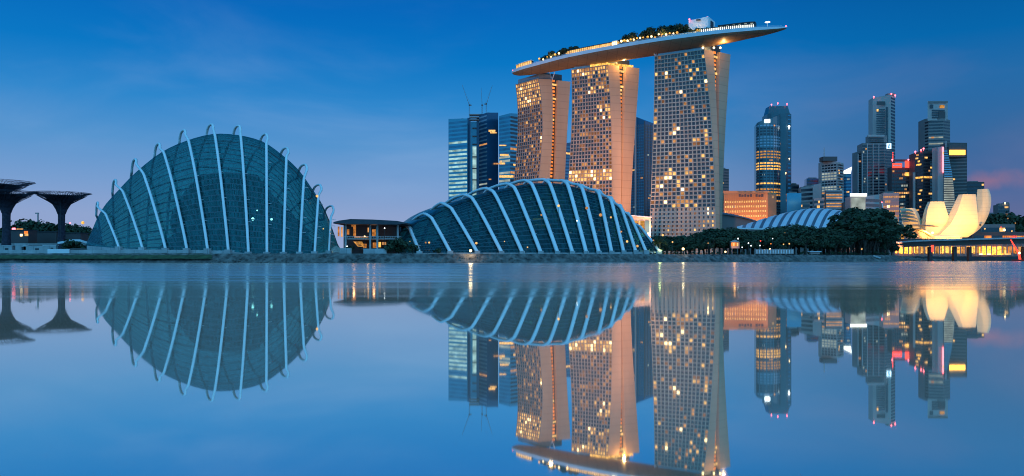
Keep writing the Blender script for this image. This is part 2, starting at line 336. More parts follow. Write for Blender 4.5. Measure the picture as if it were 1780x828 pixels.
# ------------------------------------------------------------ left park edge
def left_edge():
    Yw = 345.0
    m = MB()      # turf shelf between stones and wall
    pts = [(X(-60, 336), 336.2), (X(330, 336), 336.2)]
    rnd = random.Random(3); rows = []
    for i in range(60):
        px = -80+i*7.6
        r = []
        for k, (y, z) in enumerate(((335.6, 1.75), (337.4, 2.7), (340, 3.6), (344, 4.05))):
            q = .35*(rnd.random()-.5); r.append((X(px, y), y+q, z+q*.5))
        rows.append(r)
    m.loft(rows, closed=False, caps=False); tag(m.build('grass_slope', M['grass']), kind='structure')
    m = MB(); xa, xb = X(-70, Yw), X(416, Yw)
    m.box(((xa+xb)/2, Yw+1.2, GZ+.55), (xb-xa, 2.4, 2.1)); t = m.build('promenade_wall', M['concrete'])
    tag(t, 'long low pale wall along the water below the tall ribbed dome', 'wall')
    m = MB(); m.box((X(101, Yw-1), Yw-.55, GZ+.75), (9.2, .7, 2.5)); t = m.build('outlet_box', M['white'])
    tag(t, 'short pale raised block set into the low wall below the flared steel trees', 'concrete block')
    m = MB(); m.box((X(388, Yw-1), Yw-.55, GZ+.35), (9.5, .7, 2.0)); t = m.build('outlet_box', M['concrete'])
    tag(t, 'short grey block at the end of the low wall below the tall dome', 'concrete block')
    # earth mound up to the dome tip
    m = MB(); rows = []
    for i in range(40):
        px = -60+i*9; r = []
        h = 3.0*max(0, 1-abs(px-140)/150)**.8
        for k, f in enumerate((0, .15, .4, .7, 1)):
            y = 349+f*40; r.append((X(px, y), y, GZ+.02+h*math.sin(math.pi*min(1, f*1.2)*.5)+.25*(rnd.random()-.5)*(k > 0)))
        rows.append(r)
    m.loft(rows, closed=False, caps=False); tag(m.build('earth_mound', M['soil']), kind='structure')
    m = MB(); m.loft([[(X(px, 392), 392, Z(py, 392)+dz) for dz in (0, 1.0)]+[(X(px, 392), 393, Z(py, 392)+dz) for dz in (1.0, 0)] for px, py in ((100, 424.5), (116, 422), (122, 420), (138, 420), (150, 424), (175, 430), (205, 434))])
    t = m.build('curved_kerb_wall', M['white']); tag(t, 'curving white kerb wall on the mound where the tall dome begins', 'wall')
    m = MB(); m.box((X(60, 470), 470, Z(425, 470)), (70, 3, 1.2)); tag(m.build('park_road', M['path']), kind='structure')
left_edge()

# ------------------------------------------------------------ ribbed glass domes
def cr(pts, t):
    n = len(pts)-1; t = max(0, min(n-1e-6, t)); i = int(t); f = t-i
    a, b = Vector(pts[i]), Vector(pts[i+1]); z = Vector(pts[max(i-1, 0)]) if i else 2*a-b; c = Vector(pts[min(i+2, n)]) if i+2 <= n else 2*b-a
    return .5*((2*a)+(b-z)*f+(2*z-5*a+4*b-c)*f*f+(3*a-z-3*b+c)*f**3)
def arch(sec, prof, n, zs=1.0, drop=0.0):
    """sec = base(x,y,z), apex(x,y,z), far foot(x,y,z); prof = (d, h) with d 0..1 near foot to apex, 1..2 apex to far foot"""
    b, a, e = sec; out = []
    for k in range(n):
        d, h = cr(prof, k/(n-1)*(len(prof)-1))
        xy = b.lerp(a, d) if d <= 1 else a.lerp(e, d-1)
        if d > 1:                                    # ease through the apex
            xy = a.lerp(e, d-1)
        zb = b.z if d <= 1 else b.z+(e.z-b.z)*(d-1)
        out.append(Vector((xy.x, xy.y, zb+(a.z-drop-zb)*h)))
    return out
def smooth_line(pts):
    for _ in range(2):
        pts = [pts[0]]+[(pts[i-1]+2*pts[i]+pts[i+1])/4 for i in range(1, len(pts)-1)]+[pts[-1]]
    return pts
def crook_rib(sec, prof, rib, k, nb=None):
    """leaning front leg, a crook over the crest, then down the far side"""
    ax, ay, aY = rib[3:6]; p = arch(sec, prof, 60)
    if nb is None:
        n = next(i for i, v in enumerate(p) if v.z > sec[1].z-4.0)
        crook = [P(ax-dx*k, ay+dy, aY+dY) for dx, dy, dY in ((-2.8, 9, -2.6), (-2.2, 3.2, -1.2), (0, 0, 0), (4.2, .4, 1.6), (8.6, 3.2, 3.2), (11.8, 8.5, 4.8), (13.8, 15.5, 6.2), (15, 23, 7.4))]
    else:
        n = next(i for i, v in enumerate(p) if v.z > sec[1].z-1.6)
        crook = [P(ax+(nb[0]-ax)*g, ay+(nb[1]-ay)*g**1.7, aY+16*g) for g in (0, .2, .4, .6, .8, 1.0)]
    leg = p[:n]; last = crook[-1]; foot = sec[2]; tail = [Vector((last.x+(foot.x-last.x)*f, last.y+(foot.y-last.y)*f, last.z-(last.z-foot.z)*f**1.8)) for f in (.12, .3, .5, .7, .88, 1)]
    key = leg[::3]+crook+tail; return [cr(key, i/3) for i in range((len(key)-1)*3+1)]
def dome(name, label, ribs, tips, prof, rib_r, inset, glassmat, gaps=None, up=3):
    secs = []
    for bx, by, bY, ax, ay, aY, ex, eY in ribs:
        secs.append((P(bx, by, bY), P(ax, ay, aY), Vector((X(ex, eY), eY, GZ))))
    root = thing(name, label, 'conservatory', ((secs[0][0]+secs[-1][2])/2).xy.to_3d()+Vector((0, 0, GZ)))
    for i, s in enumerate(secs):
        p = crook_rib(s, prof, ribs[i], .18+.82*(i/11)**.6) if gaps else crook_rib(s, prof, ribs[i], 1, (ribs[i-1][3]+5, ribs[i-1][4]+.5) if i else (ribs[0][3]-12, ribs[0][4]+14)); H = s[1].z-s[0].z; r = rib_r*(.7+.3*min(1, H/40))
        m = MB(); m.tube(p, r, 8, .8); g = smooth_line(arch(s, prof, 60, drop=inset*min(1, H/30)))
        for k in (7, 12, 18, 23): m.tube([g[k]+Vector((0, 0, (p[k]-g[k]).z if not gaps else .0)), g[k]+Vector((1.8, 1.2, -.3))], .14, 4)
        o = m.build('rib', M['rib'], root, True)
        m = MB(); m.box((p[0].x, p[0].y-.3, p[0].z-.4), (2.4, 2.4, 2.2)); m.build('rib_foot', M['concrete'], o)
    # glass skin: sections between the tips
    gsec = secs
    if gaps: gsec = [(s[0], P(gx, gy, r[5]), s[2]) for s, r, (gx, gy) in zip(secs, ribs, gaps)]; inset_g = 0
    else: inset_g = inset
    allsec = [tips[0]]+gsec+[tips[1]]
    rings = []
    for i in range(len(allsec)-1):
        for k in range(up):
            f = k/up; s = []
            for q in range(3): s.append(cr([x[q] for x in allsec], i+f))
            rings.append(s)
    rings.append(allsec[-1])
    lines = []
    for s in rings:
        H = s[1].z-s[0].z; ins = inset_g*max(0, min(1, H/26))
        b = s[0]+Vector((0, .9, -.6)); a = s[1]+Vector((0, .5, -ins)); lines.append(smooth_line(arch((b, a, s[2]), prof, 44)))
    m = MB(); m.loft(lines, closed=False, caps=False, uv=True); m.build('glass_skin', glassmat, root, True)
    m = MB()      # plinth under the near edge of the glass
    m.loft([[l[0]+Vector(q) for q in ((0, -.5, -2.5), (0, .5, -2.5), (0, .5, .5), (0, -.5, .5))] for l in lines]); m.build('plinth', M['concrete'], root)
    m = MB(); m.loft([[l[20+0]+Vector((0, 0, 0)) for _ in (0,)]+[l[20]+Vector(q) for q in ((.25, 0, .25), (0, .3, .3))] for l in lines]); m.build('ridge_beam', M['dark'], root)
    return root, lines
profA = [(0, 0), (.10, .135), (.22, .28), (.34, .42), (.47, .565), (.60, .70), (.73, .82), (.85, .92), (.94, .98), (1.0, 1.0), (1.10, .985), (1.25, .93), (1.45, .80), (1.7, .52), (1.88, .25), (2, 0)]
ra = [(207, 431.5, 352, 170, 352), (248, 433, 349, 201, 313), (288, 434, 346, 236, 277), (325, 434.5, 344.5, 277, 250), (361, 435, 343.5, 321, 226.5), (397, 437, 343, 369, 216.5),
      (432, 440.5, 343, 416, 219), (464, 441, 343.5, 463, 233.5), (493, 441, 344.5, 499, 257.5), (521, 440.5, 347, 531, 286.5), (547, 440, 350, 556, 321.5), (572, 438.5, 355, 577, 358.5)]
ribsA = []
for i, (bx, by, bY, ax, ay) in enumerate(ra):
    dep = 16+16*math.sin(math.pi*(i+1)/13); f = i/11
    aY = bY+dep; ex = ax+(8-118*f); ribsA.append((bx, by, bY, ax, ay, aY, ex, aY+dep*1.25+8))
tipsA = ((P(150, 427, 366), P(149, 424, 370), Vector((X(148, 378), 378, GZ+1))), (P(598, 439, 362), P(585, 428, 366), Vector((X(570, 376), 376, GZ))))
gA = dome_glass('tall dome glass', (.30, .92, .92), (.002, .062, .070), 7, 46, .47, 1.8)
cloud, linesA = dome('ribbed_glass_dome', 'tall steep blue glass dome with twelve white arched ribs hooked over its crest', ribsA, tipsA, profA, .62, 3.6, gA, [(174, 367), (204, 331), (238, 296.5), (280, 264), (322, 244.5), (368, 232.5), (412, 234), (455, 245), (488, 267), (518, 294), (541, 326), (563, 362)])
# planted mountain inside the tall dome
def mountain():
    rnd = random.Random(8); rows = []
    c = Vector((X(400, 372), 372, GZ))
    for k in range(15):
        f = k/14; ring = []
        for j in range(28):
            a = 2*math.pi*j/28; r = (30-19*f**1.3)*(1+.16*math.sin(3*a+f*5)+.1*(rnd.random()-.5)); ring.append((c.x+r*1.15*math.cos(a), c.y+r*.36*math.sin(a)+2, c.z+37*f))
        rows.append(ring)
    m = MB(); m.loft(rows); o = m.build('planted_mountain', M['inside'], smooth=True, loc=c)
    tag(o, 'dark planted mountain standing inside the tall ribbed glass dome', 'indoor mountain')
mountain()
def lamp_in(px, py, Y, r, m, label, name='floodlight', cat='lamp', group=None):
    p = P(px, py, Y); t = thing(name, label, cat, (p.x, p.y, GZ), group)
    r *= .72; MB().ball(p, r, 8).build('lamp_head', m, t, True)
    MB().tube([(p.x, p.y, GZ), (p.x, p.y, p.z-r*.9)], .09, 5).build('lamp_post', M['dark'], t); return t
lamp_in(439.5, 381, 352.5, .95, M['E_white'], 'large white lamp glowing behind the tall dome glass, beside the seventh rib')
lamp_in(472, 381.5, 352.5, .7, M['E_white'], 'smaller white lamp glowing behind the tall dome glass, beside the eighth rib')
lamp_in(447, 366, 353.5, .42, M['E_white'], 'faint white lamp above the large one inside the tall dome')
lamp_in(551, 341, 366, .8, M['E_warm'], 'warm lamp glowing near the crest of the tall dome under its tenth hook')
lamp_in(562, 398, 358, .4, M['E_warm'], 'tiny warm lamp low behind the end of the tall dome glass')

profB = [(0, 0), (.12, .15), (.25, .31), (.38, .47), (.52, .635), (.64, .775), (.74, .88), (.83, .95), (.92, .99), (1.0, 1.0), (1.12, .998), (1.3, .985), (1.5, .94), (1.7, .82), (1.88, .5), (2, 0)]
rb = [(729.5, 439.5, 705, 391), (783, 439, 739, 372), (830, 439, 769, 353.5), (872, 439, 808, 339), (908, 439, 846, 328), (940, 439, 883, 320), (969, 439, 914, 314), (995, 439, 946, 312.5),
      (1019, 439, 979, 314.5), (1041, 439, 1005, 321.5), (1063, 438.5, 1036, 331), (1084, 438, 1057, 343), (1105, 437.5, 1073, 356), (1123, 437.5, 1087, 370), (1146, 437, 1101, 389)]
bYt = [(729, 352), (830, 356), (940, 364), (1041, 378), (1105, 396), (1146, 408)]
ribsB = []
for i, (bx, by, ax, ay) in enumerate(rb):
    Yb = np.interp(bx, [p[0] for p in bYt], [p[1] for p in bYt]); dep = 18+22*math.sin(math.pi*(i+1)/16)
    if i > 10: dep = 26
    ribsB.append((bx, by, Yb, ax, ay, Yb+dep, ax-(bx-ax)*.75-34, Yb+dep*2.6+14))
tipsB = ((P(694, 438, 356), P(688, 424, 362), Vector((X(680, 380), 380, GZ))), (P(1150, 437.5, 412), P(1132, 424, 424), Vector((X(1110, 450), 450, GZ))))
gB = dome_glass('low dome glass', (.12, .58, .58), (.002, .042, .046), 6, 36, .42, 1.7)
flower, linesB = dome('ribbed_glass_dome', 'long low dark green glass dome under fifteen thick white arched ribs', ribsB, tipsB, profB, 1.0, 1.7, gB)
def terraces():
    rnd = random.Random(5); m = MB(); rows = []
    for i in range(30):
        px = 720+i*13.2; Y = np.interp(px, [p[0] for p in bYt], [p[1] for p in bYt])+30; h = 3+9*math.sin(math.pi*(i+.5)/30)**.8
        row = []
        for k in range(7):
            f = k/6; y = Y-20+f*44; row.append((X(px, y), y, GZ+.05+h*math.sin(math.pi*f)**.7*(1+.4*(rnd.random()-.5))*(f > 0 and f < 1)))
        rows.append(row)
    m.loft(rows, closed=False, caps=False); tag(m.build('planted_terrace', M['inside'], smooth=True), 'dark planted terraces inside the low ribbed glass dome', 'planting')
terraces()
for px, py, r, mm, lab in ((828, 423, .75, 'E_warm', 'pair of warm lamps inside the low dome between its first ribs'), (740, 422, .55, 'E_warm2', 'warm glow low behind the far end of the low dome glass'), (746, 422, .6, 'E_warm', 'small bright lamp beside the warm glow at the far end of the low dome'),
    (971, 358, .85, 'E_warm', 'warm lamp high inside the low dome beside the seventh rib'), (1020, 362, 1.0, 'E_warm2', 'soft orange lamp high inside the low dome beside the eighth rib'), (1044, 374, 1.1, 'E_warm2', 'soft orange lamp in the low dome below the high ones'),
    (1062, 378, .7, 'E_warm', 'small warm lamp in the low dome between the crowded ribs'), (917, 430, .45, 'E_warm', 'small warm lamp near the plinth of the low dome beside the fifth rib'), (877, 420, .35, 'E_warm', 'tiny warm lamp low in the low dome beside the fourth rib'),
    (1090, 420, .8, 'E_warm', 'warm lamp low in the narrow end of the low dome'), (1108, 428, .85, 'E_warm', 'warm lamp at the foot of the narrow end of the low dome'), (1080, 403, .6, 'E_warm2', 'soft lamp halfway up the narrow end of the low dome'),
    (1003, 384, .4, 'E_white', 'tiny white lamp in the middle of the low dome'), (941, 374, .6, 'E_warm2', 'dim orange lamp in the low dome left of the middle ribs')):
    Y = float(np.interp(px, [p[0] for p in bYt], [p[1] for p in bYt]))+(439-py)*.17+1.2
    lamp_in(px, py, Y, r, M[mm], lab)
# lit indoor shelves seen through the low dome
for px0, px1, py, lab in ((926, 956, 381, 'upper'), (930, 952, 391, 'lower')):
    Y = 388; m = MB(); m.box((X((px0+px1)/2, Y), Y, Z(py, Y)), (X(px1, Y)-X(px0, Y), .5, .5)); t = thing('garden_balcony', f'{lab} of two faintly lit balcony rails inside the low dome', 'balcony', (X(px0, Y), Y, GZ))
    m.build('lit_rail', M['E_warm2'], t); m = MB()
    for q in (px0+1, px1-1): m.tube([(X(q, Y+.6), Y+.6, GZ), (X(q, Y+.6), Y+.6, Z(py, Y)+.1)], .2, 5)
    m.build('support_post', M['dark'], t)
lamp_in(818, 436, 347.5, .85, M['E_hot'], 'very bright warm floodlight on the stone bank before the third rib of the low dome')
point('floodlight_glow', P(818, 436, 346), 900, (1, .7, .35), .8)

# ------------------------------------------------------------ pavilion between the domes
def pavilion():
    Y = 360
    t = thing('open_pavilion', 'dark flat roofed two storey pavilion with lit timber walls between the two domes', 'pavilion', (X(645, Y), Y, GZ))
    rings = []
    for px, py, th in ((582, 385.5, .7), (592, 383, 1.2), (612, 380.3, 2.2), (650, 381.2, 2.1), (692, 383.5, 1.6), (700, 385.2, .9), (706, 386.5, .5)):
        z = Z(py, Y-6); x = X(px, Y-6); rings.append([(x, Y-9, z-th-.3), (x*.99, Y+22, z-th-.3), (x*.99, Y+22, z), (x, Y-9, z-.3)])
    MB().loft(rings).build('roof', M['roofdark'], t)
    x0, x1 = X(586, Y), X(700, Y)
    m = MB(); m.box(((x0+x1)/2+1, Y+5, Z(415.5, Y)), (x1-x0-7, 16, .7)); m.build('upper_floor', M['concrete'], t)
    for px in (601, 643.5, 656, 691.5):
        m = MB(); m.box((X(px, Y-4), Y-4, (GZ+Z(386, Y))/2), (.8, .8, Z(386, Y)-GZ)); m.build('column', M['concrete'], t)
    m = MB(); m.box(((x0+x1)/2-1.5, Y+14, (GZ+Z(388, Y))/2), (x1-x0-3, .6, Z(388, Y)-GZ-.4)); m.build('back_wall', M['darkstone'], t)
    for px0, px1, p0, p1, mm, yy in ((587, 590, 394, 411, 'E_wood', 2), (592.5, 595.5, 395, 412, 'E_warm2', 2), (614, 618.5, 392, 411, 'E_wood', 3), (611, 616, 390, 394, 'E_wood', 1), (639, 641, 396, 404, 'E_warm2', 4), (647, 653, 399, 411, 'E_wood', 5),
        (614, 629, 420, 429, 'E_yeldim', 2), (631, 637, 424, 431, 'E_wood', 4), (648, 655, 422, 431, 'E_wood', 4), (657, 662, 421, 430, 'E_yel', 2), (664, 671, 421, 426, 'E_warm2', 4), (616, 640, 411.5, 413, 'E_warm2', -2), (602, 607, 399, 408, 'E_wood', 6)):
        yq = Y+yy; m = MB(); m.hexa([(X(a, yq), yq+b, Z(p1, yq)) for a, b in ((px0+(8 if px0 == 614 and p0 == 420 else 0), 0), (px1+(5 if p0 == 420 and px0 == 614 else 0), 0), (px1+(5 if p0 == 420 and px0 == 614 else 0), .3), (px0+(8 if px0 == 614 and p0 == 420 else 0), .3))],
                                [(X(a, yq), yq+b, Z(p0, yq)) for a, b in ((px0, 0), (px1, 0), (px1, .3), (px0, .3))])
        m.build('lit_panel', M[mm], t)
    m = MB()
    for k in range(7): m.box((X(618, Y-3)+k*.55, Y-1, Z(420, Y)-k*.62), (.8, 4, .25))
    m.build('staircase', M['dark'], t)
    m = MB()
    for px in range(598, 698, 3): m.tube([(X(px, Y-4.5), Y-4.5, Z(415, Y)), (X(px, Y-4.5), Y-4.5, Z(411.5, Y))], .05, 4)
    m.tube([(X(598, Y-4.5), Y-4.5, Z(411.5, Y)), (X(696, Y-4.5), Y-4.5, Z(411.5, Y))], .08, 4); m.build('railing', M['rib'], t)
    for px0, px1, p0, lab in ((591, 611, 431.5, 'plain short grey wall block in front of the dark pavilion'), (632, 672, 432.5, 'long pale terrace wall in front of the dark pavilion')):
        yq = Y-10; m = MB(); m.box(((X(px0, yq)+X(px1, yq))/2, yq, (GZ+Z(p0, yq))/2), (X(px1, yq)-X(px0, yq), 1, Z(p0, yq)-GZ)); tag(m.build('terrace_wall', M['concrete']), lab, 'wall')
    for px, py, r, mm, lab in ((603.5, 428.5, .35, 'E_white', 'small white lamp at the left end of the pavilion'), (661, 434.5, .45, 'E_hot', 'bright lamp on the pale terrace wall of the pavilion'), (634, 411, .4, 'E_hot', 'warm lamp on the upper floor of the pavilion'), (668.5, 397, .35, 'E_white', 'white lamp hanging high under the pavilion roof'), (712.5, 420, .25, 'E_warm', 'tiny lamp in the shrubs between pavilion and low dome'), (574, 400, .3, 'E_warm', 'upper of two tiny warm lamps where the tall dome meets the pavilion'), (574, 406.5, .25, 'E_warm', 'lower of two tiny warm lamps where the tall dome meets the pavilion')):
        lamp_in(px, py, Y-5 if px > 580 else 353, r, M[mm], lab)
    for px, pw in ((615, 160), (650, 110)): point('pavilion_glow', P(px, 404, Y+2), pw, (1, .5, .2), .5)
    point('pavilion_glow', P(640, 426, Y+0), 130, (1, .55, .2), .5)
pavilion()

# ------------------------------------------------------------ foliage
def crown_mesh(seed, R, H, n, leaf, lobes=7, name='crown', flat=1.0):
    rnd = random.Random(seed); m = MB()
    cl = []
    for k in range(lobes):
        a = rnd.random()*2*math.pi; r = R*.8*math.sqrt(rnd.random()); cl.append((r*math.cos(a), r*math.sin(a), H*(.25+.6*rnd.random()), R*(.20+.24*rnd.random())))
    cl.append((0, 0, H*.62, R*.5))
    for i in range(n):
        cx, cy, cz, cr_ = rnd.choice(cl)
        v = Vector((rnd.gauss(0, 1), rnd.gauss(0, 1), rnd.gauss(0, 1))).normalized()*(cr_*rnd.random()**.28)
        p = Vector((cx+v.x, cy+v.y, cz+v.z*.8*flat))
        nrm = (v.normalized()+Vector((rnd.gauss(0, .5), rnd.gauss(0, .5), rnd.gauss(.4, .5)))).normalized()
        a = nrm.cross(Vector((rnd.gauss(0, 1), rnd.gauss(0, 1), rnd.gauss(0, 1)))).normalized(); b = nrm.cross(a)
        s = leaf*(.6+.8*rnd.random()); m.face([p-a*s-b*s*.45, p+a*s-b*s*.5, p+a*s*1.1+b*s*.5, p-a*s*.8+b*s*.55])
    return m
PROTO = {}
def make_tree(key, seed, R, H, TH, n, leaf, leafm, lobes=8, flat=1.0):
    t = thing('tree', 'x', 'tree', (0, 0, 0)); m = crown_mesh(seed, R, H, n, leaf, lobes, flat=flat)
    m.v = [(a, b, c+TH*.8) for a, b, c in m.v]; m.build('crown', leafm, t)
    rnd = random.Random(seed); m = MB(); m.tube([(0, 0, -.3), (.1*R*.2, 0, TH*.5), (0, .1, TH), (.2, 0, TH+H*.45)], [R*.09, R*.07, R*.055, R*.02], 7)
    for k in range(5):
        a = 2*math.pi*k/5+rnd.random(); m.tube([(0, 0, TH*.9), (R*.25*math.cos(a), R*.25*math.sin(a), TH+H*.22), (R*.6*math.cos(a), R*.6*math.sin(a), TH+H*.5)], [R*.045, R*.03, R*.012], 5)
    m.build('trunk', M['bark'], t); PROTO[key] = (t, TH*.8+H); t['used'] = 0
for i in range(3): make_tree('round%d' % i, 20+i, 5.2, 8.0, 3.2, 900, .42, M['leaf'], 9)
for i in range(2): make_tree('wide%d' % i, 40+i, 6.5, 5.0, 6.0, 800, .42, M['leaf2'], 9, .8)
make_tree('tall0', 50, 4.0, 13.0, 4.0, 900, .42, M['leaf'], 10)
make_tree('bush0', 60, 3.0, 3.4, .6, 420, .3, M['leaf'], 6)
make_tree('deck0', 70, 3.6, 5.2, 1.8, 320, .42, M['leaf'], 6)
rT = random.Random(77)
def tree(key, x, y, z, h, label, group=None, name='tree', cat='tree', wide=1.0):
    p, H = PROTO[key]
    if not p['used']: t = p
    else:
        t = copy_tree(p); ORG[t.name] = Vector((x, y, z))
    t.name = name; p['used'] = 1
    s = h/H; t.location = (x, y, z); t.scale = (s*wide, s*wide, s); t.rotation_euler = (0, 0, rT.random()*6.28)
    t['label'] = label; t['category'] = cat
    if group: t['group'] = group
    elif 'group' in t: del t['group']
    return t
def tree_px(key, px, pytop, Y, label, group=None, z=GZ, **k):
    return tree(key, X(px, Y), Y, z, max(1.0, Z(pytop, Y)-z), label, group, **k)
# shrubs beside the pavilion and on the mound
for px, py, Y, k, lab in ((681, 417, 352, 'bush0', 'tall dark shrub under the thin end of the pavilion roof'), (693, 414, 353, 'bush0', 'dark shrub beside the last pavilion column'), (704, 419, 352, 'bush0', 'dark shrub at the foot of the first rib of the low dome'), (717, 424, 352, 'bush0', 'lowest shrub before the first rib of the low dome'),
    (131, 416, 388, 'bush0', 'dark bush on the mound left of the tall dome tip'), (120, 421, 390, 'bush0', 'small bush on the mound beside the curved white kerb'), (606, 427, 354, 'bush0', 'small shrub by the wall block of the pavilion'), (760, 431, 354, 'bush0', 'small shrub at the foot of the low dome between its first two ribs')):
    tree_px(k, px, py, Y, lab, name='shrub', cat='shrub')

# ------------------------------------------------------------ flared steel trees
def supertree(px, pyb, pyrim, rim_px, Y, label, seed, tr):
    x = X(px, Y); zr = Z(pyrim, Y); R = rim_px*Y/F; h = zr-GZ
    t = thing('flared_steel_tree', label, 'steel tree', (x, Y, GZ)); rnd = random.Random(seed)
    prof = [(tr*1.55, 0), (tr*1.2, h*.12), (tr*1.02, h*.35), (tr, h*.6), (tr*1.1, h*.72), (tr*1.6, h*.8), (tr*2.3, h*.855)]
    MB().lathe((x, Y, GZ), prof, 20).build('trunk', M['stree'], t, True)
    m = MB(); cr_ = []
    n = 56
    for k in range(n):
        a = 2*math.pi*k/n; w = R*(1+.03*rnd.random())
        pts = []
        for f in (0, .12, .25, .42, .62, .82, 1):
            r = tr*1.05+(w-tr*1.05)*f**1.25; z = h*.66+(h-h*.66)*(1-(1-f)**2.0); pts.append((x+r*math.cos(a), Y+r*math.sin(a), GZ+z))
        m.tube(pts, [.22, .2, .18, .16, .14, .12, .08], 4)
        for q in range(7):
            p = Vector(pts[2+q % 4]).lerp(Vector(pts[3+q % 4]), rnd.random()); b = a+(.35+.3*rnd.random())*(-1) ** q
            e = Vector((x+R*.98*math.cos(b*.35+a*.65), Y+R*.98*math.sin(b*.35+a*.65), GZ+h*(.985+.015*rnd.random()))); p2 = p.lerp(e, .45+.4*rnd.random()); m.tube([p, p2], .07, 3)
    for f in (.2, .4, .6, .8, 1):
        r = tr*1.05+(R-tr*1.05)*f**1.25; z = h*.66+(h-h*.66)*(1-(1-f)**2.0); m.tube([(x+r*math.cos(2*math.pi*k/40), Y+r*math.sin(2*math.pi*k/40), GZ+z) for k in range(41)], .11, 4)
    m.build('branch_canopy', M['stree'], t)
    m = MB(); m.lathe((x, Y, GZ), [(tr*1.5, h*.83), (R*.55, h*.945), (R*.56, h*.96), (tr*1.4, h*.88)], 24); m.build('canopy_bowl', M['stree'], t)
    return t
supertree(107, 418, 336, 46.5, 440, 'dark flared steel tree standing alone nearest the tall ribbed dome', 1, 1.75)
supertree(11, 418, 333.5, 47, 425, 'flared steel tree with a pale lit trunk edge in front of the tallest one', 2, 1.95)
supertree(-9, 420, 316, 61, 470, 'tallest flared steel tree, cut by the picture edge', 3, 2.3)
lamp_in(105, 345, 436, .3, M['E_warm2'], 'dim amber lamp in the canopy of the lone flared steel tree')
# background beyond the flared trees
for px, py, k, lab in ((33, 383, 'wide0', 'wide crowned far tree between the flared steel trees'), (65, 383, 'round0', 'dense round far tree beside the thin mast'), (84, 390, 'round1', 'low far tree left of the lone flared steel tree'), (95, 388, 'round2', 'far tree just touching the lone flared steel trunk'), (120, 395, 'round1', 'low far tree right of the lone flared steel trunk'),
    (132, 389, 'wide1', 'far tree under the glowing yellow lamp'), (147, 392, 'round0', 'far tree where the tall dome begins'), (52, 394, 'round2', 'small far tree under the wide crowned one'), (140, 398, 'round2', 'low far tree before the yellow lamp'), (8, 392, 'round1', 'far tree behind the pale lit steel trunk'), (108, 398, 'wide0', 'low far tree behind the lone flared steel trunk'), (74, 399, 'round0', 'lowest far tree below the thin mast')):
    tree_px(k, px, py, 640+(px*7) % 60, lab)
for i in range(14):
    tree_px('bush0', -20+i*13.5, 405+(i*5) % 6, 560+(i*17) % 40, 'dark far hedge bush along the road behind the flared steel trees', 'far hedge bushes behind the flared steel trees', name='hedge_bush', cat='bush')
lamp_in(144, 387.5, 700, 1.9, M['E_yel'], 'round glowing yellow lamp over the far trees left of the tall dome')
lamp_in(122, 388, 720, .9, M['E_redlamp'], 'small red lamp over the far trees beside the lone steel tree')
def far_house(px0, px1, p0, p1, Y, lab, panes):
    t = thing('low_building', lab, 'building', (X(px0, Y), Y, GZ)); m = MB(); m.box(((X(px0, Y)+X(px1, Y))/2, Y+5, (GZ+Z(p0, Y))/2), (X(px1, Y)-X(px0, Y), 10, Z(p0, Y)-GZ)); m.build('wall', M['darkstone'], t)
    m = MB(); m.box(((X(px0, Y)+X(px1, Y))/2, Y+5, Z(p0, Y)+.3), (X(px1, Y)-X(px0, Y)+1, 11, .5)); m.build('roof', M['roofdark'], t)
    for a, b, c, d, mm in panes:
        m = MB(); m.box((X((a+b)/2, Y-.1), Y-.15, Z((c+d)/2, Y)), (X(b, Y)-X(a, Y), .2, (d-c)*Y/F)); m.build('window', M[mm], t)
far_house(18, 49, 401, 424, 520, 'low dark building with orange lit windows between the flared steel trees', ((21, 27, 396.5, 400.5, 'E_redlamp'), (29, 40, 397.5, 400.5, 'E_warm2'), (35, 39, 407, 411, 'E_hot'), (42, 48.5, 402, 407, 'E_or'), (43, 49, 406.5, 410.5, 'E_warm')))
far_house(52, 98, 404, 424, 540, 'long low dark shed behind the lone flared steel tree', ())
far_house(113, 140, 406, 424, 545, 'low dark shed between the lone steel tree and the tall dome', ())
t = thing('lattice_mast', 'thin reddish mast above the far trees between the flared steel trees', 'mast', (X(66, 800), 800, GZ))
MB().tube([(X(66, 800), 800, GZ), (X(66, 800), 800, Z(370, 800))], .7, 4).build('mast_pole', M['pinkstone'], t)
MB().box((X(64.5, 800), 800, Z(371, 800)), (3.4, 1, 1.2)).build('mast_head', M['pinkstone'], t)
# clutter on the promenade behind the wall
rC = random.Random(12)
for i, (px, py, w_, lab) in enumerate(((8, 428, 8, 'low pale parapet segment on the promenade near the picture edge'), (38, 425, 5, 'boxy pale plant housing on the promenade between two steel trees'), (60, 428.5, 9, 'long low pale barrier on the promenade below the far mast'), (88, 427, 6, 'grey utility cabinet on the promenade beside the lone steel tree'))):
    Y = 380; t = thing('utility_box', lab, 'utility box', (X(px, Y), Y, GZ)); h = Z(py, Y)-GZ
    MB().box((X(px, Y), Y, GZ+h/2), (w_, 2, h)).build('body', M['concrete'], t); MB().box((X(px, Y), Y, GZ+h+.12), (w_+.5, 2.4, .24)).build('lid', M['white'], t)
    MB().box((X(px, Y)+w_*.2, Y-1.05, GZ+h*.45), (w_*.2, .1, h*.6)).build('door', M['dark'], t)

def shore_rocks():
    rnd = random.Random(44); m = MB()
    for i in range(420):
        px = 365+1170*rnd.random(); Y = shoreY(px)-5.3+4.2*rnd.random()**1.5; f = (Y-(shoreY(px)-5.2))/5.2; r = .25+.5*rnd.random()**2
        c = Vector((X(px, Y), Y, -.3+4.2*max(0, f)*.95)); ring = []
        for a in range(3):
            z = (-.6, .1, .75)[a]*r; q = (.8, 1, .5)[a]*r; ring.append([c+Vector((q*(1+.3*rnd.random())*math.cos(k*1.047+a), q*(.8+.3*rnd.random())*math.sin(k*1.047+a), z)) for k in range(6)])
        m.loft(ring)
    tag(m.build('shore_rocks', M['rock']), 'loose dark boulders along the waterline of the stone bank', 'rocks', kind='stuff')
shore_rocks()
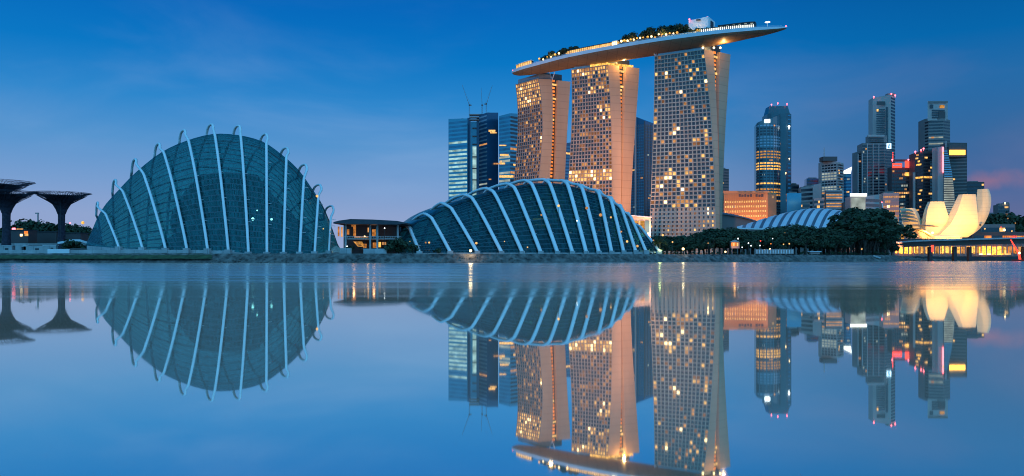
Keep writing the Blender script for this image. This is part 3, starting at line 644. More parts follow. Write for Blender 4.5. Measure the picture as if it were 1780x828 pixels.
# ------------------------------------------------------------ three hotel towers and the sky deck
ZT = 193.6
rW = random.Random(31)
def mbs(label, lines, Ys, cols, floors, lit_p, basepy, crown, seed, thick=1.0, nlit=100, fr='mbsframe', ndim=0, pal=('E_warm', 'E_hot', 'E_warm2')):
    fit = {}
    for k, t in lines.items():
        py = np.array([p[1] for p in t]); px = np.array([p[0] for p in t])
        z = CH+(HY-py)*Ys[k]/F; fit[k] = np.polyfit(z/200, px, 3)
    def pt(k, z): return Vector((X(float(np.polyval(fit[k], z/200)), Ys[k]), Ys[k], z))
    zs = [GZ+(ZT-GZ)*i/floors for i in range(floors+1)]
    fh = zs[1]-zs[0]
    a0, b0 = pt('A', 100), pt('B', 100)
    root = thing('hotel_tower', label, 'hotel tower', ((a0.x+b0.x)/2, (a0.y+b0.y)/2, GZ))
    sub = zs[::3]+([zs[-1]] if (floors % 3) else [])
    def sect(z):
        A, B, C, D, E = (pt(k, z) for k in 'ABCDE')
        if (D-C).length < .5 or D.x < C.x+.3: D = C+(E-C).normalized()*.5
        return A, B, C, D, E
    n2 = Vector((-(b0-a0).y, (b0-a0).x)).normalized(); nrm = -Vector((n2.x, n2.y, 0)) if n2.y > 0 else Vector((n2.x, n2.y, 0))   # towards the bay
    # front slab and rear slab, each with its end wall
    r1, r2, core = [], [], []
    for z in sub:
        A, B, C, D, E = sect(z); up = Vector((0, 0, 0)); i = -nrm*.9
        r1.append([A+i, B+i*.2, C, A+(C-B)]); r2.append([A+(D-B), D, E, A+(E-B)])
        s = (A-B).normalized()*3.0; core.append([C+s, D+s, D+s*4, C+s*4])
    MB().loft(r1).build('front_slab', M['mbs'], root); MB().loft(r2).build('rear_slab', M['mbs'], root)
    MB().loft(core).build('atrium_wall', M['dark'], root)
    # lit landings in the slot between the slabs
    k = 0
    for q in range(0, floors):
        z = zs[q]+fh*.5; A, B, C, D, E = sect(z); w_ = (D-C).length
        if w_ < .9: continue
        s = (A-B).normalized()*1.6; hot = (q > floors*.82 and q % 4 == 0)
        m = MB(); h = fh*(.5 if hot else .55); e1, e2 = (C.lerp(D, .12), C.lerp(D, .92)) if hot else (C.lerp(D, .05), C.lerp(D, .62))
        m.hexa([e1+s, e2+s, e2+s*1.4, e1+s*1.4], [v+Vector((0, 0, h)) for v in (e1+s, e2+s, e2+s*1.4, e1+s*1.4)]); m.build('atrium_landing', M['E_warm' if hot or rW.random() < .12 else 'E_or'], root); k += 1
    # balcony frame: floor edges and party walls
    def fp(u, z, out): A, B = pt('A', z), pt('B', z); return A.lerp(B, u)+nrm*out
    zpod = Z(basepy, Ys['B'])
    m = MB()
    for i, z in enumerate(zs):
        th = (.78 if z > zpod else 1.7)*thick; o = .75 if z > zpod else .5
        q = [fp(0, z-th/2, -.3), fp(0, z-th/2, o), fp(0, z+th/2, o), fp(0, z+th/2, -.3)]; e = [fp(1, z-th/2, -.3), fp(1, z-th/2, o), fp(1, z+th/2, o), fp(1, z+th/2, -.3)]
        m.loft([q, e])
    m.build('floor_edges', M[fr], root)
    m = MB()
    for j in range(cols+1):
        u = j/cols; wv = .34/(b0-a0).length*thick; u0, u1 = max(0, u-wv), min(1, u+wv)
        m.loft([[fp(u0, z, -.35), fp(u1, z, -.35), fp(u1, z, .55), fp(u0, z, .55)] for z in sub])
    m.build('party_walls', M[fr], root)
    # windows: the lit ones one by one, the dark rest together
    cells = [(i, j) for i in range(1, floors) for j in range(cols)]
    rnd = random.Random(seed); sc = []
    for c in cells:
        z = zs[c[0]]; py = HY-(z+fh/2-CH)*F/Ys['B']; p = lit_p(c[1]/cols, py); sc.append((p*(.25+rnd.random()), c))
    sc.sort(reverse=True); lit = set(c for _, c in sc[:nlit]); dim = set(c for _, c in sc[nlit:nlit+ndim]); dm = MB(); dm.mi = []
    for c in cells:
        z0, z1 = zs[c[0]]+.55, zs[c[0]+1]-.6; u0, u1 = (c[1]+.16)/cols, (c[1]+.84)/cols
        mm = MB() if c in lit else dm
        o = .08 if c in lit else 0.0
        if c not in lit: dm.mi.append(rnd.choice((1, 1, 2)) if c in dim else 0); dm.face([fp(u0, z0, o), fp(u1, z0, o), fp(u1, z1, o), fp(u0, z1, o)])
        if c in lit:
            mm.face([fp(u0, z0, o), fp(u1, z0, o), fp(u1, z1, o), fp(u0, z1, o)]); r = rnd.random()
            mm.build('window', M[pal[0] if r < .5 else pal[1] if r < .62 else pal[2]], root)
    dm.build('window', [M['mbsglass'], M['E_dim'], M['E_warm2']], root, kind='stuff')
    if basepy < 440:      # pink lower storeys between the window slots
        m = MB()
        for j in range(cols):
            for i in range(1, floors):
                if zs[i] < zpod: 
                    u0, u1 = (j+.5)/cols, (j+.98)/cols; m.hexa([fp(u0, zs[i], -.1), fp(u1, zs[i], -.1), fp(u1, zs[i], .3), fp(u0, zs[i], .3)], [fp(u0, zs[i+1], -.1), fp(u1, zs[i+1], -.1), fp(u1, zs[i+1], .3), fp(u0, zs[i+1], .3)])
        m.build('spandrel_panels', M['mbs'], root)
    # crown
    A, B, C, D, E = sect(ZT); q = [A.lerp(B, .06), A.lerp(B, .97), A.lerp(B, .97)+(C-B)*.9, A.lerp(B, .06)+(C-B)*.9]; i = -nrm*1.2
    m = MB(); m.hexa([v+i+Vector((0, 0, .1)) for v in q], [v+i+Vector((0, 0, crown[0])) for v in q]); m.build('crown_glass', M['crown'], root)
    cq = [A.lerp(B, .15)+(C-B)*.5, A.lerp(B, .9)+(C-B)*.5, A.lerp(B, .9)+(E-B)*.8, A.lerp(B, .15)+(E-B)*.8]
    m = MB(); m.hexa([v+Vector((0, 0, .2)) for v in cq], [v+Vector((0, 0, 7.5)) for v in cq]); m.build('roof_plant', M['dark'], root)
    if crown[1]:
        m = MB(); a, b = A.lerp(B, crown[1][0])+nrm*.3, A.lerp(B, 1.0)+nrm*.3; e = E+Vector((.2, -.3, 0))
        m.hexa([a+Vector((0, 0, .4)), b+Vector((0, 0, .4)), b+i+Vector((0, 0, .4)), a+i+Vector((0, 0, .4))], [a+Vector((0, 0, 2.6)), b+Vector((0, 0, 2.6)), b+i+Vector((0, 0, 2.6)), a+i+Vector((0, 0, 2.6))]); m.build('lit_crown_strip', M['E_yel'], root)
        m = MB(); e1, e2 = B.lerp(E, .05), B.lerp(E, .8)
        m.hexa([e1+Vector((0, -.3, .4)), e2+Vector((0, -.3, .4)), e2+Vector((-2, 2, .4)), e1+Vector((-2, 2, .4))], [e1+Vector((0, -.3, 2.2)), e2+Vector((0, -.3, 2.2)), e2+Vector((-2, 2, 2.2)), e1+Vector((-2, 2, 2.2))]); m.build('lit_crown_strip', M['E_yel'], root)
    # V struts carrying the deck
    for u in crown[2]:
        b = B.lerp(E, u) if u >= 0 else A.lerp(B, 1+u); m = MB()
        for s in (-1, 1): m.tube([b+Vector((0, 1, .2)), b+Vector((s*3.0, 2.0, 9.0))], .55, 6)
        m.build('deck_strut', M['fascia'], root)
    return root, sect
T3L = dict(A=[(1138, 92), (1136.7, 190), (1132.5, 320), (1129, 407), (1127.5, 447)], B=[(1224, 87), (1233, 172), (1235, 190), (1242, 306), (1244.5, 393), (1245.5, 447)],
           C=[(1240.6, 93), (1244.6, 172), (1246, 200), (1248.4, 240), (1250, 306), (1250, 393), (1250, 447)], D=[(1251.5, 93), (1249.6, 172), (1249, 200), (1249.6, 240), (1250.5, 306), (1250.6, 393), (1250.8, 447)],
           E=[(1270, 93), (1264.6, 172), (1262.7, 190), (1260, 248), (1257, 306), (1255.5, 390), (1255, 447)])
T2L = dict(A=[(993, 122), (995.5, 180), (993, 220), (988, 312), (983, 400), (980, 447)], B=[(1057, 113.5), (1061.5, 194), (1063, 219), (1064.3, 306), (1064, 335), (1063, 400), (1062, 447)],
           C=[(1076.5, 113), (1077.6, 161), (1079.5, 194), (1080.7, 248), (1080, 291), (1079, 340), (1078.4, 447)], D=[(1088.5, 113), (1086, 172), (1085.3, 194), (1084, 248), (1082.6, 291), (1081.2, 340), (1079.5, 447)],
           E=[(1111.7, 113), (1107, 194), (1104.8, 215), (1099.5, 277), (1097, 364), (1096, 447)])
T1L = dict(A=[(896, 148), (900, 176), (902, 206), (898, 257), (893, 318), (886, 400), (882, 447)], B=[(936.5, 137), (941, 181), (944, 219), (941, 282), (935, 312), (925, 400), (920, 447)],
           C=[(959.9, 137), (960.3, 181), (960.3, 231), (959, 282), (955, 312), (948, 400), (944, 447)], D=[(970, 137), (968.3, 181), (967.5, 231), (966.6, 282), (965, 312), (962, 400), (960, 447)],
           E=[(992, 137), (989.5, 181), (985.7, 231), (983, 282), (982, 312), (981, 400), (981, 447)])
def lp3(u, py):
    c = [(1156, 118), (1190, 112), (1205, 121), (1180, 155), (1203, 107), (1227, 138), (1158, 125), (1170, 215), (1202, 240), (1225, 250), (1176, 300), (1186, 298), (1172, 308), (1145, 307), (1160, 310), (1205, 313), (1220, 310), (1148, 322), (1174, 320), (1215, 236), (1233, 300), (1190, 350), (1217, 367), (1231, 372), (1216, 390), (1225, 390), (1213, 270), (1236, 245)]
    px = 1136+u*96; s = sum(math.exp(-((px-a)/4.2)**2-((py-b)/3.6)**2) for a, b in c); return .42+.9*min(1, s)
def lp2(u, py): return 2.2 if 296 < py < 312 else 1.2 if py < 126 else .6 if py < 160 and u > .4 else .55 if 205 > py > 180 and u > .5 else .36
def lp1(u, py): return 1.8 if py < 153 and u < .97 else 1.3 if py < 178 else .42
tw3, s3 = mbs('third and nearest curved hotel tower, with a greenish grid of balconies', T3L, dict(A=764, B=740, C=743, D=748, E=757), 15, 50, lp3, 362, (5.2, None, (-.98,)), 1, nlit=80, fr='mbsframe3', ndim=60)
tw2, s2 = mbs('middle hotel tower with a bright yellow crown strip under the sky deck', T2L, dict(A=819, B=798, C=801, D=805, E=811), 14, 50, lp2, 438, (4.0, (.52, 1), ()), 2, nlit=100, ndim=150)
tw1, s1 = mbs('farthest curved hotel tower, with a glowing orange slot down its end wall', T1L, dict(A=889, B=858, C=862, D=866, E=873), 12, 50, lp1, 440, (5.5, None, (.42,)), 3, nlit=100, ndim=140)

# ---- sky deck
DZ = 206.0
near_px = [(890, 124.5), (894, 122.2), (906, 117.0), (930, 110.2), (979, 97.2), (1020, 88.5), (1065, 80.2), (1129, 69.2), (1170, 63.2), (1207, 58.2), (1250, 53.2), (1290, 49.6), (1330, 48.0), (1360, 47.6), (1368, 47.6)]
near = []
for px, py in near_px:
    Y = (DZ-CH)*F/(HY-py); near.append(Vector((X(px, Y), Y, DZ)))
def deck():
    n = len(near); wid = [5, 12, 19, 25, 31, 34, 36, 37, 36, 34, 30, 25, 17, 6, 1.2]; dep = [3.5, 5.5, 7.2, 8.2, 9.2, 9.6, 9.8, 9.8, 9.6, 9.2, 8.2, 6.8, 4.8, 2.2, .8]
    nn, ww, dd = [], [], []
    for i in range((n-1)*4+1):
        t = i/4; nn.append(cr(near, t)); ww.append(float(np.interp(t, range(n), wid))); dd.append(float(np.interp(t, range(n), dep)))
    root = thing('sky_deck', 'boat shaped roof deck lying across the tops of the three hotel towers', 'roof deck', nn[len(nn)//2].xy.to_3d()+Vector((0, 0, 194)))
    hull, fas, dk, ctr = [], [], [], []
    for i, p in enumerate(nn):
        t = (nn[min(i+1, len(nn)-1)]-nn[max(i-1, 0)]).normalized(); b = Vector((-t.y, t.x, 0)); b = b if b.y > 0 else -b
        w_, d_ = ww[i], dd[i]; f_ = min(2.8, d_*.4)
        ring = [p+b*w_*v+Vector((0, 0, -f_-(d_-f_)*math.sin(math.pi*v)**.75)) for v in [k/14 for k in range(15)]]
        hull.append(ring+[p+b*w_+Vector((0, 0, -f_*.9)), p+Vector((0, 0, -f_*.9))])
        fas.append([p+b*-.35+Vector((0, 0, -f_)), p+b*.5+Vector((0, 0, -f_)), p+b*.5+Vector((0, 0, .5)), p+b*-.35+Vector((0, 0, .5))])
        dk.append([p+b*.5+Vector((0, 0, -.4)), p+b*(w_-.2)+Vector((0, 0, -.4)), p+b*(w_-.2)+Vector((0, 0, .1)), p+b*.5+Vector((0, 0, .1))]); ctr.append((p, b, w_, t))
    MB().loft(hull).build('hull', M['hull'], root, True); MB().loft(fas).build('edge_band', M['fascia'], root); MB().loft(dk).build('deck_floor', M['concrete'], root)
    m = MB(); m.loft([[v+Vector((0, -.3, -.95)), v+Vector((0, -.1, -.95)), v+Vector((0, -.1, -.75)), v+Vector((0, -.3, -.75))] for v in nn[10:30]]); m.build('edge_groove', M['dark'], root)
    m = MB(); m.tube([v+Vector((0, .6, 1.5)) for v in nn[4:-4]], .1, 4)
    m.build('glass_rail', M['rib'], root)
    return root, ctr
sky_deck, DC = deck()
def on_deck(px, v=.25):
    best = min(range(len(DC)-1), key=lambda i: min(abs(CX+F*DC[i][0].x/DC[i][0].y-px), 1e9))
    i = best; a = CX+F*DC[i][0].x/DC[i][0].y; j = min(max(i+(1 if px > a else -1), 0), len(DC)-1); b = CX+F*DC[j][0].x/DC[j][0].y
    f = 0 if a == b else max(0, min(1, (px-a)/(b-a))); p = DC[i][0].lerp(DC[j][0], f); q = DC[i][1]*DC[i][2]*v; r = p+q; r.z = DZ+.1; return r
# lit restaurant strips, roof garden, core, lamps
def strip(name, label, cat, px0, px1, v, h, mm, roofm, cells, gap=.25, depth=5):
    t = thing(name, label, cat, on_deck((px0+px1)/2, v))
    for k in range(cells):
        a, b = on_deck(px0+(px1-px0)*(k+gap/2)/cells, v), on_deck(px0+(px1-px0)*(k+1-gap/2)/cells, v); d = (b-a).normalized(); n = Vector((-d.y, d.x, 0)); n = n if n.y > 0 else -n
        m = MB(); m.hexa([a+Vector((0, 0, .5)), b+Vector((0, 0, .5)), b+n*.3+Vector((0, 0, .5)), a+n*.3+Vector((0, 0, .5))], [a+Vector((0, 0, h*.85)), b+Vector((0, 0, h*.85)), b+n*.3+Vector((0, 0, h*.85)), a+n*.3+Vector((0, 0, h*.85))]); m.build('window', M[mm], t)
    N_ = 8; ra_, rb_ = [], []
    for k in range(N_+1):
        a = on_deck(px0+(px1-px0)*k/N_, v); n = Vector((.45, .85, 0))
        ra_.append([a+n*.35, a+n*depth, a+n*depth+Vector((0, 0, h*.9)), a+n*.35+Vector((0, 0, h*.9))]); rb_.append([a-n*.5+Vector((0, 0, h*.9)), a+n*depth+Vector((0, 0, h*.9)), a+n*depth+Vector((0, 0, h)), a-n*.5+Vector((0, 0, h))])
    MB().loft(ra_).build('wall', M['dark'], t); MB().loft(rb_).build('roof', roofm, t); return t
strip('roof_restaurant', 'long row of orange lit restaurant bays on the sky deck before the middle tower', 'restaurant', 984, 1062, .06, 4.6, 'E_warm', M['dark'], 22)
strip('roof_bar', 'short bright lit bar at the tip of the sky deck over the farthest tower', 'bar', 895, 921, .1, 5.4, 'E_warm', M['white'], 7)
strip('roof_pavilion', 'white lit pavilion on the sky deck between restaurant row and tree groves', 'pavilion', 1062, 1071, .06, 5.2, 'E_hot', M['white'], 3)
strip('observation_lounge', 'low dark roofed lounge with a string of white lights towards the pointed deck end', 'lounge', 1216, 1312, .10, 4.0, 'E_strip', M['dark'], 26, .55)
t = strip('lounge_hall', 'curved dark upper hall behind the string of white lights on the sky deck', 'hall', 1245, 1315, .34, 7.5, 'E_pale', M['roofdark'], 6, .6, 6)
strip('pool_wall', 'pale low pool wall on the sky deck over the nearest tower', 'wall', 1150, 1208, .06, 1.9, 'E_pale', M['white'], 12, .3, 1.5)
def core():
    p = on_deck(1215, .4); q = on_deck(1237, .4); t = thing('lift_core', 'white box shaped lift core with red beacons above the nearest tower', 'lift core', p)
    Y = p.y; h = Z(31.5, Y)-DZ; xa, xb, xc = X(1198, Y), X(1229, Y), X(1243, Y+10)
    poly = [(xa, Y+3), (xb, Y-5), (xc, Y+10), (xa+14, Y+18)]; MB().prism(poly, DZ-.3, [DZ+h-1.6, DZ+h, DZ+h-.8, DZ+h-2.0]).build('wall', M['white'], t)
    MB().box(((xb+xc)/2+.3, Y+2.2, DZ+h*.45), (7, .3, h*.8), math.atan2(15, xc-xb)).build('dark_side', M['dark'], t)
    m = MB(); m.box((X(1213, Y), Y-2.2, DZ+h-2.4), (4, .8, 1.1), -.25); m.build('vent', M['dark'], t)
    for px, py in ((1199, 33), (1230, 29.5)):
        b = P(px, py, Y-1 if px < 1220 else Y-4.5); m = MB(); m.ball((b.x, b.y+1.5, b.z), .75, 8); m.tube([(b.x, b.y+1.5, b.z-3), (b.x, b.y+1.5, b.z)], .15, 4); m.build('beacon', M['E_redlamp'], t)
core()
def umbrella_lamp():
    p = on_deck(1335, .12); t = thing('mushroom_lamp', 'lone white topped mushroom lamp near the pointed deck end', 'lamp', p)
    MB().tube([p, p+Vector((0, 0, 4.6))], .22, 6).build('post', M['rib'], t); MB().lathe((p.x, p.y, p.z+4.4), [(.3, 0), (2.4, .5), (2.2, .8), (.2, 1.1)], 12).build('lamp_shade', M['E_strip'], t)
umbrella_lamp()
for px, v, lab in ((1367, .4, 'red beacon at the pointed tip of the sky deck'), (889.8, .2, 'red beacon at the blunt end of the sky deck')):
    p = on_deck(px, v); t = thing('beacon', lab, 'beacon', p); MB().tube([p-Vector((0, 0, .4)), p+Vector((0, 0, .8))], .2, 5).build('post', M['dark'], t); MB().ball(p+Vector((0, 0, 1.1)), .65, 8).build('lamp_head', M['E_redlamp'], t, True)
k = 0
def grove(px0, px1, n, hh, lab, grp, lamps, lamplab):
    for i in range(n):
        px = px0+(px1-px0)*(i+.5*rT.random())/max(1, n-1); p = on_deck(px, .14+.25*rT.random()); tree('deck0', p.x, p.y, p.z, 1.45*hh*(.8+.4*rT.random()), lab, grp, wide=1.15)
    for i in range(lamps):
        px = px0+1+(px1-px0-2)*(i+.5)/lamps; p = on_deck(px, .06); c = p+Vector((0, 0, 2.0+2.2*rT.random()))
        t = thing('garden_lamp', lamplab, 'lamp', p, grp+' lamps'); MB().ball(c, .65+.55*rT.random(), 8).build('lamp_head', M['E_hot' if i % 2 else 'E_yel'], t, True); MB().tube([p, c], .1, 4).build('post', M['dark'], t)
    p = on_deck((px0+px1)/2, .15); point('grove_glow', p+Vector((0, -1, 3)), 3500*(px1-px0)/40, (1, .62, .25), 2.0)
grove(931, 974, 8, 6.6, 'dark roof garden tree with lamps under it over the farthest tower', 'roof grove over the farthest tower', 6, 'warm lamp under the roof garden trees over the farthest tower')
grove(973, 992, 4, 7.2, 'taller unlit roof garden tree beside the orange restaurant row', 'unlit roof trees beside the restaurant row', 1, 'dim warm lamp under the unlit roof trees beside the restaurant row')
grove(1069, 1120, 10, 7.6, 'roof garden tree glowing with lamps between the middle and nearest towers', 'roof grove between the middle and nearest towers', 9, 'warm lamp among the roof garden trees between middle and nearest towers')
grove(1120, 1180, 11, 8.6, 'tall roof garden tree with bright lamps before the white lift core', 'roof grove before the lift core', 9, 'bright lamp under the tall roof trees before the lift core')
grove(1183, 1240, 8, 5.0, 'low dark roof shrub tree in front of the white lift core', 'dark roof shrubs at the lift core', 1, 'dim lamp under the dark roof shrubs at the lift core')
for px in range(996, 1062, 8):
    p = on_deck(px, .26); tree('deck0', p.x, p.y, p.z, 7.4, 'small dark roof palm peeking over the orange restaurant row', 'roof palms behind the restaurant row')
# ---- floodlights that wash the towers and the deck
for (tx, ty, tz), loc, pw, ang in (((150, 752, 60), (60, 520, 8), 0.8e6, 50), ((108, 805, 110), (30, 560, 8), 1.5e6, 50), ((30, 870, 120), (-30, 600, 8), 1.5e6, 50)):
    spot('facade_flood', loc, (tx, ty, tz), pw, (1, .48, .26), ang, .8, 6)
for (tx, ty, tz), loc, pw, ang in (((196, 750, 110), (290, 600, 8), 0.9e6, 60), ((120, 806, 110), (205, 640, 8), 0.8e6, 55), ((55, 868, 115), (130, 680, 8), 0.8e6, 55)):
    spot('end_wall_flood', loc, (tx, ty, tz), pw*1.15, (1, .44, .22), ang, .8, 6)
for px, Yq, pw in ((1085, 800, 14000), (1258, 735, 9000)):
    point('crown_glow', P(px, HY-(196.5-CH)*F/Yq, Yq-4), pw, (1, .55, .18), 1.0)
for c in ((1252, 82), (1241, 83), (1222, 84)):
    Yq = 741; p = P(c[0], c[1], Yq); p.z = ZT+2.2; t = thing('crown_lamp', 'bright warm lamp tucked between the nearest tower top and the deck hull', 'lamp', (p.x, p.y, ZT), 'lamps under the deck on the nearest tower'); MB().ball(p, 1.1, 8).build('lamp_head', M['E_hot'], t, True); MB().tube([(p.x, p.y, ZT-.3), p], .3, 5).build('post', M['dark'], t)
UP = 1.15
# ------------------------------------------------------------ city skyline
def tower(label, front, depth, floors, wall, band, faces=None, pyvis=440, bandf=.55, lit=(), litn=0, seed=0, name='office_tower', bands=None, inset=.02, fins=0, finm='lightstone', litm=('E_warm', 'E_warm2', 'E_pale'), cat='office tower', first=1, roof=True):
    """front: [(px, Y, py_top)...] visible outline from one side to the other; depth: metres back"""
    pts = [Vector((X(px, Y), Y, 0)) for px, Y, _ in front]; zt = [Z(py, Y) for px, Y, py in front]
    ctr = sum(pts, Vector())/len(pts); t = thing(name, label, cat, (ctr.x, ctr.y+depth/2, GZ)); rnd = random.Random(seed)
    back = [pts[-1]+Vector((-4, depth, 0)), pts[0]+Vector((4, depth, 0))]; poly = pts+back; zz = zt+[zt[-1], zt[0]]
    MB().prism(poly, GZ-.5, zz).build('body', M[wall], t)
    if roof:
        c2 = sum(poly, Vector())/len(poly); pr = [c2+(p-c2)*.55 for p in poly]; MB().prism(pr, min(zz)-.5, min(zz)+2.2).build('roof_plant', M['greystone'], t)
    ztop = min(zt)-1.5; fh = (ztop-GZ)/floors; faces = faces or [[i] for i in range(len(pts)-1)]
    spans = []
    for fi, segs in enumerate(faces):
        line = [pts[i] for i in segs]+[pts[segs[-1]+1]]
        L_ = [0]
        for a, b in zip(line, line[1:]): L_.append(L_[-1]+(b-a).length)
        def at(u, o, line=line, L_=L_):
            d = u*L_[-1]
            for i in range(len(line)-1):
                if d <= L_[i+1]+1e-6:
                    q = line[i].lerp(line[i+1], (d-L_[i])/(L_[i+1]-L_[i])); e = (line[i+1]-line[i]).normalized(); n = Vector((e.y, -e.x, 0)); return q+n*o
        bm = (bands[fi] if bands else band)
        for k in range(first, floors):
            z0 = GZ+fh*(k+.5-bandf/2); z1 = z0+fh*bandf
            if bm is None or HY-(z1-CH)*F/ctr.y > pyvis: continue
            us = sorted(set([inset, 1-inset]+[l/L_[-1] for l in L_[1:-1]])); m = MB()
            m.loft([[at(u, -.2)+Vector((0, 0, z0)), at(u, .25)+Vector((0, 0, z0)), at(u, .25)+Vector((0, 0, z1)), at(u, -.2)+Vector((0, 0, z1))] for u in us])
            mm = bm
            for f_, p0, p1, em, pr in lit:
                py = HY-((z0+z1)/2-CH)*F/ctr.y
                if f_ == fi and p0 <= py <= p1 and rnd.random() < pr: mm = em
            m.build('window_band', M[mm], t)
        if fins:
            m = MB()
            for j in range(fins+1):
                u = inset+(1-2*inset)*j/fins; a, b = at(max(0, u-.012), .45), at(min(1, u+.012), .45); c, d = at(min(1, u+.012), -.1), at(max(0, u-.012), -.1)
                m.hexa([v+Vector((0, 0, GZ)) for v in (a, b, c, d)], [v+Vector((0, 0, ztop+.6)) for v in (a, b, c, d)])
            m.build('mullion_fins', M[finm], t)
        spans.append((at, L_[-1]))
    for i in range(litn):
        at, L_ = rnd.choice(spans); k = rnd.randrange(first, floors); w_ = min(.3, (2+5*rnd.random())/L_); u = inset+(1-2*inset-w_)*rnd.random(); z0 = GZ+fh*(k+.25); z1 = z0+fh*.5
        if HY-(z1-CH)*F/ctr.y > pyvis: continue
        m = MB(); m.loft([[at(v, .1)+Vector((0, 0, z0)), at(v, .4)+Vector((0, 0, z0)), at(v, .4)+Vector((0, 0, z1)), at(v, .1)+Vector((0, 0, z1))] for v in (u, u+w_)]); m.build('window', M[rnd.choice(litm)], t)
    t_at = spans
    return t, spans, fh, ctr
def panel(t, name, px0, px1, p0, p1, Y, mm, th=.6):
    m = MB(); m.box(((X(px0, Y)+X(px1, Y))/2, Y, (Z(p0, Y)+Z(p1, Y))/2), (X(px1, Y)-X(px0, Y), th, Z(p0, Y)-Z(p1, Y))); return m.build(name, M[mm], t)
def beacon(t, px, py, Y, r=1.3, mm='E_redlamp'):
    p = P(px, py, Y); m = MB(); m.ball(p, r, 8); m.tube([(p.x, p.y, p.z-r*2.6), p], r*.2, 4); m.build('beacon', M[mm], t)

# --- behind the first tower
t, *_ = tower('flat blue glass tower with pale lit floors in its lower half', [(779.5, 1320, 207), (812.5, 1300, 206)], 30, 34, 'bluefac', 'bandblue', pyvis=345, bandf=.5, lit=((0, 262, 345, 'E_cyan', .95), (0, 240, 262, 'E_cyan', .35)), seed=1)
t, *_ = tower('tower under construction, two dark shafts around a pale glass slot', [(812.5, 1330, 205), (817.5, 1330, 205)], 26, 20, 'navyfac', None, pyvis=345, name='unfinished_tower', cat='unfinished tower', roof=False)
panel(t, 'glass_slot', 818, 832, 212, 345, 1333, 'bluefac'); panel(t, 'lit_hoist_bay', 821.5, 828, 255, 345, 1331.5, 'E_cyan'); panel(t, 'dark_shaft', 828.4, 834, 205, 345, 1332, 'navyfac')
for p0 in (199, 203.5, 208): panel(t, 'floor_slab', 816, 839, p0, p0+2.2, 1331, 'greystone', 8)
for p0 in (222, 236, 250, 272, 292, 312): panel(t, 'hoist_platform', 821, 828.5, p0, p0+2, 1330.6, 'darkstone')
t, *_ = tower('dark blue corner tower with one bright strip near its top, beside the unfinished tower', [(833, 1320, 200), (847, 1296, 196), (866, 1306, 196)], 24, 36, 'navyfac', 'bandblue', pyvis=345, bands=['bandpale', None], lit=((0, 248, 257, 'E_warm2', 1), (0, 320, 345, 'E_pale', .4)), bandf=.4, seed=2)
for a, b, c, d in ((848, 861, 226, 229.5), (850, 863, 230, 232), (858, 869, 283.5, 286), (847, 854, 311, 313)): panel(t, 'window', a, b, c, d, 1297.5 if a < 850 else 1299, 'E_warm' if c < 240 else 'E_warm2')
t, *_ = tower('blue slanted roof tower with yellow lit floors partly behind the farthest hotel tower', [(867.5, 1280, 202), (887, 1262, 197), (903, 1276, 198)], 24, 36, 'bluefac', 'bandblue', pyvis=345, bands=['bandblue', 'band'], lit=((0, 268, 320, 'E_pale', .5), (1, 225, 320, 'E_warm2', .3)), litn=10, seed=3)
for a, b, c, d in ((868, 880, 252, 254), (869, 884, 268, 271), (868, 878, 283, 286), (868, 892, 305, 309)): panel(t, 'window', a, b, c, d, 1262, 'E_warm')
def crane(px, pyb, pyt, jx, jy, Y, lab):
    t = thing('tower_crane', lab, 'crane', (X(px, Y), Y, Z(pyb, Y))); b, c = P(px, pyb, Y), P(px, pyt, Y); m = MB()
    for dx in (-.7, .7):
        for dy in (-.7, .7): m.tube([b+Vector((dx, dy, -.5)), c+Vector((dx, dy, 0))], .22, 4)
    n = 9
    for k in range(n):
        s = 1 if k % 2 else -1; m.tube([b.lerp(c, k/n)+Vector((-.7*s, -.7, 0)), b.lerp(c, (k+1)/n)+Vector((.7*s, -.7, 0))], .14, 3)
    m.build('mast', M['greystone'], t); j = P(jx, jy, Y); m = MB(); m.tube([c, j], [.45, .22], 4); m.tube([c+Vector((0, .9, .9)), j], [.3, .15], 4); m.build('jib', M['greystone'], t)
    d = (c-j).normalized(); m = MB(); m.tube([c, c+Vector((d.x*6, 0, 1.5))], .4, 4); m.box((c.x+d.x*6, c.y, c.z+.8), (3, 1.6, 1.6)); m.tube([c, c+Vector((d.x*2, 0, 6)), c+Vector((d.x*6, 0, 1.5))], .15, 3); m.tube([c+Vector((d.x*2, 0, 6)), j], .08, 3); m.build('counter_jib', M['greystone'], t)
    MB().box((c.x-d.x*.6, c.y-1.2, c.z+.8), (1.8, 1.6, 2.2)).build('cab', M['darkstone'], t)
crane(816, 202, 184, 803, 147, 1331, 'tower crane leaning its jib to the left over the unfinished tower')
crane(838, 199, 184, 836.5, 153, 1334, 'tower crane with an almost upright jib over the unfinished tower')
crane(845.5, 196, 182, 856, 148, 1311, 'tower crane leaning its jib to the right over the dark blue corner tower')
# --- between hotel towers
tower('narrow blue sliver of a tower in the gap between the farthest and middle hotel towers', [(978, 1180, 250), (997, 1190, 247)], 20, 34, 'navyfac', 'bandblue', pyvis=345, lit=((0, 264, 272, 'E_warm', .8),), seed=4)
t, *_ = tower('blue grey slanted top tower in the gap between the middle and nearest hotel towers', [(1096, 1060, 198), (1105, 1050, 203), (1120, 1040, 210), (1142, 1052, 217)], 24, 46, 'navyfac', 'bandblue', faces=[[0, 1], [2]], pyvis=385, bands=['bandblue', 'band'], bandf=.35, litn=16, seed=5, fins=8, finm='greystone')
panel(t, 'corner_blade', 1103.2, 1106, 200, 380, 1047, 'lightstone'); panel(t, 'seam', 1119.5, 1121.5, 211, 380, 1039, 'darkstone')
t, *_ = tower('slim dark tower peeking out just behind the nearest hotel tower', [(1247, 1120, 293), (1267, 1130, 294)], 20, 30, 'darkstone', 'band', pyvis=390, litn=5, seed=6)
